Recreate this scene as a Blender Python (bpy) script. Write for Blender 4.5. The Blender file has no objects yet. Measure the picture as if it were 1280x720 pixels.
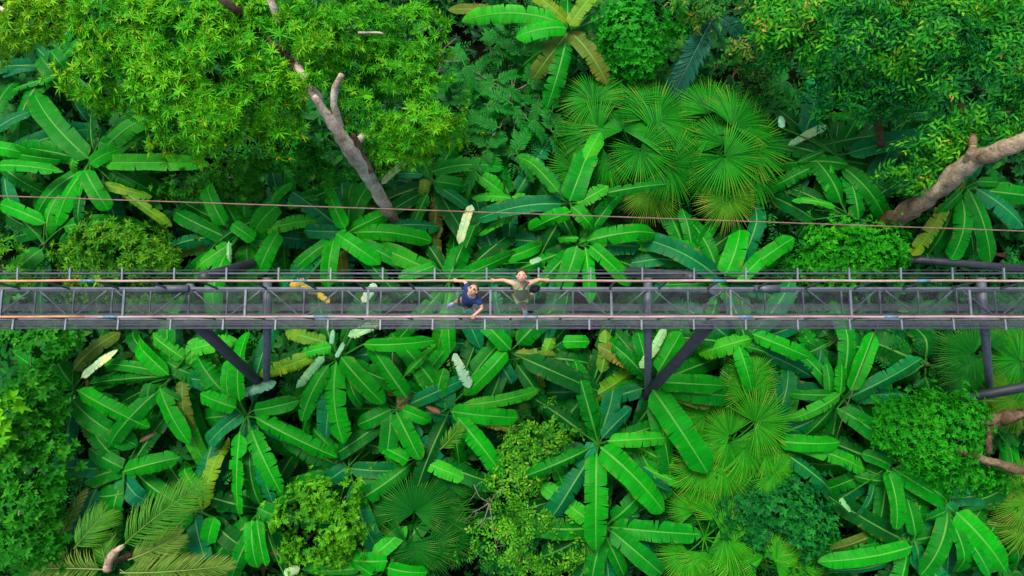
import bpy, bmesh, math, random
import numpy as np
from mathutils import Vector, Matrix, noise as mnoise

rng = random.Random(11)
nr = np.random.default_rng(11)
scene = bpy.context.scene
COL = scene.collection
R = math.radians

# ------------------------------------------------------------------ camera
F = 865.0
TILT = R(7.25)
CZ = 28.0
cd = bpy.data.cameras.new('camera')
cam = bpy.data.objects.new('camera', cd)
COL.objects.link(cam)
cd.sensor_width = 36.0
cd.lens = F / 1280.0 * 36.0
cd.clip_end = 500
cam.location = (0, 0, CZ)
cam.rotation_euler = (TILT, 0, 0)
scene.camera = cam


def P(px, py, z):
    """point of the place at height z seen at (px, py) of the 1280x720 photograph"""
    x = (px - 640) / F
    y = -(py - 360) / F
    yy = y * math.cos(TILT) + math.sin(TILT)
    zz = y * math.sin(TILT) - math.cos(TILT)
    k = (z - CZ) / zz
    return Vector((x * k, yy * k, z))


def ppm(z):
    return F / (CZ - z)


# ------------------------------------------------------------------ object helpers
def props(o, label=None, cat=None, group=None, kind=None):
    if label: o['label'] = label
    if cat: o['category'] = cat
    if group: o['group'] = group
    if kind: o['kind'] = kind
    return o


def thing(name, label, cat, loc, group=None):
    o = bpy.data.objects.new(name, None)
    COL.objects.link(o)
    o.location = loc
    o.empty_display_size = .2
    return props(o, label, cat, group)


def obj(name, me, mats, parent=None, smooth=True):
    """me: mesh in world coordinates; shifted into its parent's space"""
    if not isinstance(mats, (list, tuple)): mats = [mats]
    for m in mats: me.materials.append(m)
    o = bpy.data.objects.new(name, me)
    COL.objects.link(o)
    if parent is not None:
        o.parent = parent
        off = Vector((0, 0, 0))
        q = parent
        while q is not None:
            off += q.location
            q = q.parent
        me.transform(Matrix.Translation(-off))
    if smooth:
        me.polygons.foreach_set('use_smooth', [True] * len(me.polygons))
    me.update()
    return o


def obj_at(name, me, mats, origin, smooth=True):
    """top-level single mesh whose origin is moved to `origin`"""
    me.transform(Matrix.Translation(-Vector(origin)))
    o = obj(name, me, mats, None, smooth)
    o.location = origin
    return o


def mesh_from(name, v, f, uv=None, mi=None):
    me = bpy.data.meshes.new(name)
    me.from_pydata([tuple(p) for p in v], [], f)
    if mi is not None:
        me.polygons.foreach_set('material_index', mi)
    if uv is not None:
        l = me.uv_layers.new(name='UVMap')
        idx = np.empty(len(me.loops), dtype=np.int32)
        me.loops.foreach_get('vertex_index', idx)
        l.data.foreach_set('uv', np.asarray(uv, dtype=np.float32)[idx].ravel())
    return me


def fast_mesh(name, V, Fc, tint=None):
    """V (n,3), Fc (m,k) numpy"""
    me = bpy.data.meshes.new(name)
    n, (m, k) = len(V), Fc.shape
    me.vertices.add(n)
    me.vertices.foreach_set('co', V.astype(np.float32).ravel())
    me.loops.add(m * k)
    me.loops.foreach_set('vertex_index', Fc.astype(np.int32).ravel())
    me.polygons.add(m)
    me.polygons.foreach_set('loop_start', np.arange(0, m * k, k, dtype=np.int32))
    if tint is not None:
        a = me.attributes.new('tint', 'FLOAT', 'FACE')
        a.data.foreach_set('value', tint.astype(np.float32))
    me.update(calc_edges=True)
    me.validate()
    return me


class MB:
    def __init__(s): s.v = []; s.f = []

    def beam(s, a, b, w, h, up=(0, 0, 1)):
        a, b = Vector(a), Vector(b)
        t = (b - a).normalized()
        u = Vector(up)
        if abs(t.dot(u)) > .98: u = Vector((0, 1, 0))
        sd = t.cross(u).normalized() * w / 2
        n = sd.cross(t).normalized() * h / 2
        i = len(s.v)
        for p in (a, b):
            s.v += [p - sd - n, p + sd - n, p + sd + n, p - sd + n]
        s.f += [(i, i+1, i+2, i+3)[::-1], (i+4, i+5, i+6, i+7), (i, i+1, i+5, i+4), (i+1, i+2, i+6, i+5), (i+2, i+3, i+7, i+6), (i+3, i, i+4, i+7)]
        return s

    def tube(s, pts, rad, n=10, cap=True, rough=0.0, seed=0):
        pts = [Vector(p) for p in pts]
        if not isinstance(rad, (list, tuple)): rad = [rad] * len(pts)
        base = len(s.v)
        ref = Vector((0, 0, 1))
        t0 = (pts[-1] - pts[0]).normalized()
        if abs(t0.dot(ref)) > .95: ref = Vector((0, 1, 0))
        for i, p in enumerate(pts):
            t = (pts[min(i + 1, len(pts) - 1)] - pts[max(i - 1, 0)]).normalized()
            sd = t.cross(ref).normalized()
            nn = sd.cross(t).normalized()
            for k in range(n):
                a = 2 * math.pi * k / n
                r = rad[i]
                d = sd * math.cos(a) + nn * math.sin(a)
                if rough: r *= 1 + rough * mnoise.noise((p + d * rad[i]) * 3.1 + Vector((seed, 0, 0))) * 1.6
                s.v.append(p + d * r)
        for i in range(len(pts) - 1):
            for k in range(n):
                a = base + i * n + k; b = base + i * n + (k + 1) % n
                s.f.append((a, b, b + n, a + n))
        if cap:
            s.f.append(tuple(base + k for k in range(n))[::-1])
            s.f.append(tuple(base + (len(pts) - 1) * n + k for k in range(n)))
        return s

    def me(s, name='m'): return mesh_from(name, s.v, s.f)


def spline(pts, n=6):
    pts = [Vector(p) for p in pts]
    out = []
    for i in range(len(pts) - 1):
        p0 = pts[max(i - 1, 0)]; p1 = pts[i]; p2 = pts[i + 1]; p3 = pts[min(i + 2, len(pts) - 1)]
        for k in range(n):
            t = k / n
            out.append(.5 * ((2 * p1) + (p2 - p0) * t + (2 * p0 - 5 * p1 + 4 * p2 - p3) * t * t + (3 * p1 - p0 - 3 * p2 + p3) * t ** 3))
    out.append(pts[-1])
    return out


def lerp(a, b, t): return a + (b - a) * t


# ------------------------------------------------------------------ materials
def new_mat(name):
    m = bpy.data.materials.new(name)
    m.use_nodes = True
    nt = m.node_tree
    for n in list(nt.nodes): nt.nodes.remove(n)
    out = nt.nodes.new('ShaderNodeOutputMaterial')
    b = nt.nodes.new('ShaderNodeBsdfPrincipled')
    nt.links.new(b.outputs[0], out.inputs[0])
    return m, nt, b, out


def N(nt, t, **kw):
    n = nt.nodes.new(t)
    for k, v in kw.items():
        if k.startswith('i_'):
            key = k[2:]
            n.inputs[int(key) if key.isdigit() else key].default_value = v
        else: setattr(n, k, v)
    return n


def math_(nt, op, a, b=None, c=None):
    n = N(nt, 'ShaderNodeMath', operation=op)
    for i, x in enumerate((a, b, c)):
        if x is None: continue
        if isinstance(x, (int, float)): n.inputs[i].default_value = x
        else: nt.links.new(x, n.inputs[i])
    return n.outputs[0]


def mix_(nt, fac, a, b, blend='MIX'):
    n = N(nt, 'ShaderNodeMix', data_type='RGBA', blend_type=blend)
    for s, x in ((n.inputs[0], fac), (n.inputs[6], a), (n.inputs[7], b)):
        if isinstance(x, (int, float)): s.default_value = x
        elif isinstance(x, tuple): s.default_value = (*x, 1)
        else: nt.links.new(x, s)
    return n.outputs[2]


def ramp(nt, fac, stops):
    n = N(nt, 'ShaderNodeValToRGB')
    e = n.color_ramp.elements
    while len(e) > 1: e.remove(e[-1])
    e[0].position = stops[0][0]; e[0].color = (*stops[0][1], 1)
    for p, c in stops[1:]:
        x = e.new(p); x.color = (*c, 1)
    nt.links.new(fac, n.inputs[0])
    return n.outputs[0]


def add_translucent(nt, b, out, col, fac):
    tr = N(nt, 'ShaderNodeBsdfTranslucent')
    if isinstance(col, tuple): tr.inputs[0].default_value = (*col, 1)
    else: nt.links.new(col, tr.inputs[0])
    mx = N(nt, 'ShaderNodeMixShader')
    mx.inputs[0].default_value = fac
    nt.links.new(b.outputs[0], mx.inputs[1]); nt.links.new(tr.outputs[0], mx.inputs[2])
    nt.links.new(mx.outputs[0], out.inputs[0])


def banana_materials():
    # lamina
    m, nt, b, out = new_mat('banana_leaf')
    L = nt.links
    oi = N(nt, 'ShaderNodeObjectInfo')
    uv = N(nt, 'ShaderNodeUVMap')
    sep = N(nt, 'ShaderNodeSeparateXYZ'); L.new(uv.outputs[0], sep.inputs[0])
    u, v = sep.outputs[0], sep.outputs[1]
    av = math_(nt, 'ABSOLUTE', v)
    us = math_(nt, 'SUBTRACT', u, math_(nt, 'MULTIPLY', av, .07))
    cmb = N(nt, 'ShaderNodeCombineXYZ'); L.new(math_(nt, 'MULTIPLY', us, 16.0), cmb.inputs[0]); L.new(math_(nt, 'MULTIPLY', v, .7), cmb.inputs[1])
    L.new(math_(nt, 'MULTIPLY', oi.outputs['Random'], 40.0), cmb.inputs[2])
    nz = N(nt, 'ShaderNodeTexNoise', i_Scale=1.0, i_Detail=4.0, i_Roughness=.65); L.new(cmb.outputs[0], nz.inputs['Vector'])
    geo = N(nt, 'ShaderNodeTexCoord')
    big = N(nt, 'ShaderNodeTexNoise', i_Scale=1.4, i_Detail=3.0); L.new(geo.outputs['Object'], big.inputs['Vector'])
    mul = math_(nt, 'MULTIPLY_ADD', nz.outputs[0], 1.0, .5)
    mul = math_(nt, 'MULTIPLY', mul, math_(nt, 'MULTIPLY_ADD', big.outputs[0], .8, .6))
    cc = N(nt, 'ShaderNodeCombineColor'); [L.new(mul, cc.inputs[i]) for i in range(3)]
    c = mix_(nt, 1.0, oi.outputs['Color'], cc.outputs[0], 'MULTIPLY')
    bl = N(nt, 'ShaderNodeTexNoise', i_Scale=1.1, i_Detail=2.0); va = N(nt, 'ShaderNodeVectorMath', operation='ADD'); L.new(geo.outputs['Object'], va.inputs[0]); va.inputs[1].default_value = (7.3, 2.1, 4.4); L.new(va.outputs[0], bl.inputs['Vector'])
    bf = N(nt, 'ShaderNodeMapRange', i_1=.50, i_2=.72); L.new(bl.outputs[0], bf.inputs[0])
    c = mix_(nt, math_(nt, 'MULTIPLY', bf.outputs[0], .55), c, mix_(nt, 1.0, c, (3.0, 1.25, .8), 'MULTIPLY'))
    sp = N(nt, 'ShaderNodeTexVoronoi', i_Scale=9.0); L.new(geo.outputs['Object'], sp.inputs['Vector'])
    sn = N(nt, 'ShaderNodeTexNoise', i_Scale=2.4); L.new(geo.outputs['Object'], sn.inputs['Vector'])
    sf = N(nt, 'ShaderNodeMapRange', i_1=.14, i_2=.07); L.new(sp.outputs['Distance'], sf.inputs[0])
    sg = N(nt, 'ShaderNodeMapRange', i_1=.55, i_2=.62); L.new(sn.outputs[0], sg.inputs[0])
    c = mix_(nt, math_(nt, 'MULTIPLY', math_(nt, 'MULTIPLY', sf.outputs[0], sg.outputs[0]), .7), c, (.10, .09, .02))
    # worn brown edge where the leaf has dried
    cmb2 = N(nt, 'ShaderNodeCombineXYZ'); L.new(math_(nt, 'MULTIPLY', u, 2.2), cmb2.inputs[0]); L.new(v, cmb2.inputs[1]); L.new(math_(nt, 'MULTIPLY', oi.outputs['Random'], 77.0), cmb2.inputs[2])
    wn = N(nt, 'ShaderNodeTexNoise', i_Scale=2.2, i_Detail=4.0); L.new(cmb2.outputs[0], wn.inputs['Vector'])
    e1 = N(nt, 'ShaderNodeMapRange', i_1=.55, i_2=1.0); L.new(av, e1.inputs[0])
    e2 = N(nt, 'ShaderNodeMapRange', i_1=.56, i_2=.68); L.new(wn.outputs[0], e2.inputs[0])
    c = mix_(nt, math_(nt, 'MULTIPLY', math_(nt, 'MULTIPLY', e1.outputs[0], e2.outputs[0]), .75), c, (.17, .13, .025))
    L.new(c, b.inputs['Base Color'])
    b.inputs['Roughness'].default_value = .45
    b.inputs['Specular IOR Level'].default_value = .08
    bp = N(nt, 'ShaderNodeBump', i_Strength=.5, i_Distance=.03); L.new(nz.outputs[0], bp.inputs['Height']); L.new(bp.outputs[0], b.inputs['Normal'])
    add_translucent(nt, b, out, c, .09)
    lam = m
    m, nt, b, out = new_mat('leaf_midrib')
    oi = N(nt, 'ShaderNodeObjectInfo')
    geo = N(nt, 'ShaderNodeUVMap'); sep = N(nt, 'ShaderNodeSeparateXYZ'); nt.links.new(geo.outputs[0], sep.inputs[0])
    f = N(nt, 'ShaderNodeMapRange', i_1=.0, i_2=.5, i_3=.12, i_4=.45); nt.links.new(sep.outputs[0], f.inputs[0])
    c = mix_(nt, f.outputs[0], oi.outputs['Color'], (.16, .40, .07))
    nt.links.new(c, b.inputs['Base Color']); b.inputs['Roughness'].default_value = .5; b.inputs['Specular IOR Level'].default_value = .1
    pm, nt, b, out = new_mat('leaf_stalk')
    b.inputs['Base Color'].default_value = (.02, .15, .012, 1); b.inputs['Roughness'].default_value = .5; b.inputs['Specular IOR Level'].default_value = .1
    return [lam, m, pm]


def foliage_mat(name, stops, rough=.5, transl=.2, spec=.08):
    m, nt, b, out = new_mat(name)
    at = N(nt, 'ShaderNodeAttribute', attribute_name='tint')
    c = ramp(nt, at.outputs['Fac'], stops)
    nt.links.new(c, b.inputs['Base Color'])
    b.inputs['Roughness'].default_value = rough
    b.inputs['Specular IOR Level'].default_value = spec
    add_translucent(nt, b, out, c, transl)
    return m


def fan_mat(name, inner, mid, tip):
    m, nt, b, out = new_mat(name)
    uv = N(nt, 'ShaderNodeUVMap')
    sep = N(nt, 'ShaderNodeSeparateXYZ'); nt.links.new(uv.outputs[0], sep.inputs[0])
    nz = N(nt, 'ShaderNodeTexNoise', i_Scale=3.0, i_Detail=3.0)
    tc = N(nt, 'ShaderNodeTexCoord'); nt.links.new(tc.outputs['Object'], nz.inputs['Vector'])
    f = math_(nt, 'ADD', sep.outputs[0], math_(nt, 'MULTIPLY_ADD', nz.outputs[0], .5, -.25))
    f = math_(nt, 'ADD', f, math_(nt, 'MULTIPLY_ADD', sep.outputs[1], .8, -.45))
    c = ramp(nt, f, [(0, inner), (.55, mid), (.82, mid), (1.0, tip)])
    nt.links.new(c, b.inputs['Base Color'])
    b.inputs['Roughness'].default_value = .45
    b.inputs['Specular IOR Level'].default_value = .08
    add_translucent(nt, b, out, c, .2)
    return m


def bark_mat(name, dark, mid, light, grad=1.0):
    m, nt, b, out = new_mat(name)
    tc = N(nt, 'ShaderNodeTexCoord')
    a = N(nt, 'ShaderNodeTexNoise', i_Scale=1.6, i_Detail=5.0, i_Roughness=.6, i_Distortion=.6); nt.links.new(tc.outputs['Object'], a.inputs['Vector'])
    f = N(nt, 'ShaderNodeTexNoise', i_Scale=13.0, i_Detail=8.0, i_Roughness=.75); nt.links.new(tc.outputs['Object'], f.inputs['Vector'])
    v = N(nt, 'ShaderNodeTexVoronoi', i_Scale=7.0); nt.links.new(tc.outputs['Object'], v.inputs['Vector'])
    h = math_(nt, 'ADD', math_(nt, 'MULTIPLY', a.outputs[0], .55), math_(nt, 'MULTIPLY', f.outputs[0], .45))
    c = ramp(nt, h, [(.36, dark), (.5, mid), (.62, light)])
    spots = N(nt, 'ShaderNodeMapRange', i_1=.10, i_2=.22, i_3=.45, i_4=1.0); nt.links.new(v.outputs['Distance'], spots.inputs[0])
    cc = N(nt, 'ShaderNodeCombineColor'); [nt.links.new(spots.outputs[0], cc.inputs[i]) for i in range(3)]
    c = mix_(nt, 1.0, c, cc.outputs[0], 'MULTIPLY')
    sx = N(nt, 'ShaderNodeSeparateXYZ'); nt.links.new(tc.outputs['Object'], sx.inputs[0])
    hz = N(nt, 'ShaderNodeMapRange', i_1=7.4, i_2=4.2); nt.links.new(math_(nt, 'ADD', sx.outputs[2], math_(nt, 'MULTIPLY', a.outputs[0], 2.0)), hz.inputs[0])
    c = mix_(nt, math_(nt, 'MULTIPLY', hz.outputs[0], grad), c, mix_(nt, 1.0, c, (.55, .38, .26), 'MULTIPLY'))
    nt.links.new(c, b.inputs['Base Color']); b.inputs['Roughness'].default_value = .95; b.inputs['Specular IOR Level'].default_value = .05
    bp = N(nt, 'ShaderNodeBump', i_Strength=1.0, i_Distance=.08); nt.links.new(h, bp.inputs['Height']); nt.links.new(bp.outputs[0], b.inputs['Normal'])
    return m


def noise_mat(name, c1, c2, scale, rough=.7, bump=.3, metal=0.0, detail=6.0, c3=None, dist=.02):
    m, nt, b, out = new_mat(name)
    tc = N(nt, 'ShaderNodeTexCoord')
    nz = N(nt, 'ShaderNodeTexNoise', i_Scale=scale, i_Detail=detail, i_Roughness=.65)
    nt.links.new(tc.outputs['Object'], nz.inputs['Vector'])
    st = [(.32, c1), (.62, c2)] + ([(.72, c3)] if c3 else [])
    c = ramp(nt, nz.outputs[0], st)
    nt.links.new(c, b.inputs['Base Color'])
    b.inputs['Roughness'].default_value = rough
    b.inputs['Metallic'].default_value = metal
    bp = N(nt, 'ShaderNodeBump', i_Strength=bump, i_Distance=dist); nt.links.new(nz.outputs[0], bp.inputs['Height']); nt.links.new(bp.outputs[0], b.inputs['Normal'])
    return m


BAN = banana_materials()
M = {}
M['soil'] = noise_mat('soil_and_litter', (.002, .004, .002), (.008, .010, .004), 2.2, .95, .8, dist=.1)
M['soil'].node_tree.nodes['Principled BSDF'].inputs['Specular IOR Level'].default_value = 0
M['stem'] = noise_mat('banana_stem', (.02, .035, .008), (.08, .07, .025), 5, .7)
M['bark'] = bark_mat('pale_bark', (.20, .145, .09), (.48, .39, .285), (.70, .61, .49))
M['bark_brown'] = bark_mat('brown_bark', (.035, .022, .011), (.12, .08, .042), (.25, .18, .105), .0)
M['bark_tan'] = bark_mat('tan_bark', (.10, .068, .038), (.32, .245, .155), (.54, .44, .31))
M['twig'] = noise_mat('twig_bark', (.07, .05, .035), (.25, .20, .16), 9, .9, .4)
M['dead'] = noise_mat('dead_leaf', (.07, .03, .012), (.30, .16, .08), 4, .85, .5)
M['steel'] = noise_mat('galvanised_steel', (.052, .064, .08), (.10, .116, .14), 6, .55, .1, .25)
M['steel_light'] = noise_mat('light_steel', (.095, .115, .14), (.17, .195, .225), 5, .5, .1, .2)
M['grating'] = noise_mat('steel_grating', (.06, .068, .08), (.12, .13, .15), 3, .6, .1, .15)
M['wire'] = noise_mat('dull_wire', (.05, .06, .07), (.10, .11, .13), 6, .6, .1, .2)
M['rail_orange'] = noise_mat('orange_rusty_handrail', (.36, .12, .04), (.52, .26, .13), 2.3, .5, .15)
M['leg'] = noise_mat('dark_painted_steel', (.012, .014, .018), (.026, .03, .036), 3, .5, .15)
M['rail'] = noise_mat('worn_handrail', (.22, .13, .10), (.38, .27, .215), 1.3, .5, .15)
M['sleeve'] = noise_mat('blue_grey_sleeve', (.06, .13, .19), (.12, .21, .28), 8, .5, .1)
M['cable'] = noise_mat('rusty_cable', (.10, .052, .032), (.20, .12, .075), 6, .7, .2)
M['vine'] = noise_mat('vine_stem', (.10, .13, .03), (.22, .24, .07), 6, .7, .2)
M['skin'] = noise_mat('skin', (.50, .25, .14), (.60, .33, .20), 9, .5, .05)
M['hair'] = noise_mat('brown_hair', (.035, .019, .010), (.10, .055, .032), 30, .6, .5)
M['blue_cloth'] = noise_mat('blue_cotton', (.004, .022, .09), (.008, .038, .14), 14, .85, .3)
M['olive_cloth'] = noise_mat('olive_cotton', (.15, .185, .085), (.21, .25, .125), 14, .85, .3)
M['dark_cloth'] = noise_mat('dark_cotton', (.012, .016, .022), (.03, .035, .045), 14, .85, .3)
M['shoe_blue'] = noise_mat('blue_canvas', (.10, .15, .33), (.22, .27, .45), 20, .7, .2)
M['shoe_grey'] = noise_mat('grey_canvas', (.22, .22, .22), (.42, .42, .42), 26, .7, .2)
M['white'] = noise_mat('white_rubber', (.6, .6, .6), (.75, .75, .75), 10, .5, .1)
M['dark'] = noise_mat('dark_lens', (.006, .006, .008), (.012, .012, .015), 10, .2, .0)
M['lip'] = noise_mat('lip', (.32, .09, .07), (.40, .13, .10), 10, .5, .0)

# ------------------------------------------------------------------ ground
def ground():
    v = []; f = []
    n = 80; S = 60.0
    for j in range(n + 1):
        for i in range(n + 1):
            x = -S + 2 * S * i / n; y = -S + 2 * S * j / n
            v.append((x, y, .5 * mnoise.noise(Vector((x * .13, y * .13, 0))) - .1))
    for j in range(n):
        for i in range(n):
            a = j * (n + 1) + i
            f.append((a, a + 1, a + n + 2, a + n + 1))
    o = obj('ground', mesh_from('ground', v, f), M['soil'])
    o['kind'] = 'structure'


ground()

# ------------------------------------------------------------------ scattered small leaves (numpy)
LEAF_T = {  # (verts along, across, droop) , faces: simple folded leaves
    'fold': (np.array([[0, 0, 0], [.45, .5, .06], [1, 0, -.12], [.45, -.5, .06], [.48, 0, -.02]]),
             np.array([[0, 4, 1], [4, 2, 1], [0, 3, 4], [3, 2, 4]])),
    'long': (np.array([[0, 0, 0], [.35, .5, .0], [.72, .36, -.06], [1, 0, -.2], [.72, -.36, -.06], [.35, -.5, 0], [.5, 0, -.05]]),
             np.array([[0, 6, 1], [1, 6, 2], [2, 6, 3], [3, 6, 4], [4, 6, 5], [5, 6, 0]])),
}


def leaves_np(pos, d, up, length, width, tint, kind='fold'):
    """pos,d,up (n,3); length,width,tint (n,)"""
    T, Fc = LEAF_T[kind]
    d = d / np.linalg.norm(d, axis=1, keepdims=True)
    s = np.cross(up, d); s /= np.linalg.norm(s, axis=1, keepdims=True) + 1e-9
    nn = np.cross(d, s)
    V = (pos[:, None, :] + T[None, :, 0, None] * (d * length[:, None])[:, None, :]
         + T[None, :, 1, None] * (s * width[:, None])[:, None, :]
         + T[None, :, 2, None] * (nn * length[:, None])[:, None, :])
    n, k = len(pos), len(T)
    FF = (Fc[None] + (np.arange(n) * k)[:, None, None]).reshape(-1, Fc.shape[1])
    return V.reshape(-1, 3), FF, np.repeat(tint, len(Fc))


def vnoise(p, s, seed):
    return np.array([mnoise.noise(Vector((q[0] * s + seed, q[1] * s, q[2] * s))) for q in p])


def crown(lobes, per_m2, k, length, width, mode='rosette', seed=1, tint_mu=.45, tint_sd=.16, bud=0.0, kind='fold', gap=-.25, depth=.35, flat=.6, avoid=None, up_bias=.35, jitter=.05, elev=(.05, .9), gs=1.1, clump=.2):
    """lobes: (px,py,rx,ry,z[,tint shift]) -> domes of leaf clusters filling the crown's volume"""
    r = np.random.default_rng(seed)
    Vs, Fs, Ts = [], [], []; off = 0
    for li, lb in enumerate(lobes):
        px, py, rx, ry, z = lb[:5]; dt = lb[5] if len(lb) > 5 else 0
        c = np.array(P(px, py, z)); s = ppm(z)
        a, b = rx / s, ry / s
        h = flat * (a + b) / 2
        n = max(20, int(per_m2 * math.pi * a * b))
        dirs = r.normal(size=(n, 3)); dirs[:, 2] = np.abs(dirs[:, 2]) * 1.0 - .12
        dirs /= np.linalg.norm(dirs, axis=1, keepdims=True)
        rad = 1 - depth * r.random(n) ** 1.5
        p = c + dirs * np.array([a, b, h]) * rad[:, None]
        p += r.normal(size=p.shape) * jitter
        nz = vnoise(p, gs, seed * 3.7)
        p = p + dirs * (vnoise(p, .9, seed + 9.1) * .45 + np.abs(r.normal(size=len(p))) ** 3 * .035)[:, None]
        keep = nz > gap
        if avoid is not None:
            for (q0, q1, dd) in avoid:
                A = np.array(q0); B = np.array(q1)
                ab = (B - A)[:2]; t = np.clip(((p[:, :2] - A[:2]) @ ab) / (ab @ ab), 0, 1)
                dist = np.linalg.norm(p[:, :2] - (A[:2] + t[:, None] * ab), axis=1)
                zc = A[2] + t * (B[2] - A[2])
                keep &= ~((dist < dd) & (p[:, 2] > zc - .3))
        p = p[keep]; dirs = dirs[keep]; nzk = nz[keep]
        n = len(p)
        nrm = dirs + np.array([0, 0, up_bias]); nrm /= np.linalg.norm(nrm, axis=1, keepdims=True)
        ct = tint_mu + dt + r.normal(size=n) * tint_sd * .7 + nzk * clump
        if mode == 'rosette':
            t1 = np.cross(nrm, r.normal(size=(n, 3))); t1 /= np.linalg.norm(t1, axis=1, keepdims=True)
            t2 = np.cross(nrm, t1)
            size = r.uniform(.75, 1.2, n)
            for j in range(k):
                ang = 2 * math.pi * (j + r.random(n) * .6) / k
                el = r.uniform(elev[0], elev[1], n)
                d = (t1 * np.cos(ang)[:, None] + t2 * np.sin(ang)[:, None]) * np.cos(el)[:, None] + nrm * np.sin(el)[:, None]
                ln = length * size * r.uniform(.7, 1.15, n)
                V, Fc, T = leaves_np(p, d, nrm, ln, width * size * r.uniform(.8, 1.2, n), np.clip(ct + r.normal(size=n) * tint_sd * .6, 0, .88), kind)
                Vs.append(V); Fs.append(Fc + off); Ts.append(T); off += len(V)
            if bud:
                sel = r.random(n) < bud
                q = p[sel]; nb = nrm[sel]
                for j in range(3):
                    d = nb + r.normal(size=q.shape) * .35
                    V, Fc, T = leaves_np(q, d, t1[sel], np.full(len(q), length * .45), np.full(len(q), width * 1.2), np.full(len(q), .97), kind)
                    Vs.append(V); Fs.append(Fc + off); Ts.append(T); off += len(V)
        else:  # spray: a twig with leaves alternating along it
            tw = r.normal(size=(n, 3)); tw = tw - nrm * np.sum(tw * nrm, axis=1, keepdims=True) * .8
            tw[:, 2] -= .25
            tw /= np.linalg.norm(tw, axis=1, keepdims=True)
            sd = np.cross(nrm, tw); sd /= np.linalg.norm(sd, axis=1, keepdims=True) + 1e-9
            for j in range(k):
                sg = 1 if j % 2 else -1
                q = p + tw * (length * (.35 * j))
                d = tw * .75 + sd * sg * .7 + r.normal(size=(n, 3)) * .22
                ln = length * r.uniform(.7, 1.2, n)
                V, Fc, T = leaves_np(q, d, nrm + r.normal(size=(n, 3)) * .3, ln, width * r.uniform(.8, 1.25, n), np.clip(ct + r.normal(size=n) * tint_sd * .6, 0, 1), kind)
                Vs.append(V); Fs.append(Fc + off); Ts.append(T); off += len(V)
    return fast_mesh('crown', np.concatenate(Vs), np.concatenate(Fs), np.concatenate(Ts))


G = lambda *a: a
# ------------------------------------------------------------------ banana-like plants
CLS = {
    'g': (.0008, .155, .0045), 'b': (.0018, .22, .003), 'l': (.014, .27, .008), 'd': (.0008, .085, .006),
    'u': (.0015, .130, .032), 'y': (.085, .235, .008), 'o': (.075, .135, .012), 'p': (.20, .44, .20), 'r': (.20, .11, .045), 'Y': (.36, .33, .03),
}


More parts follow.
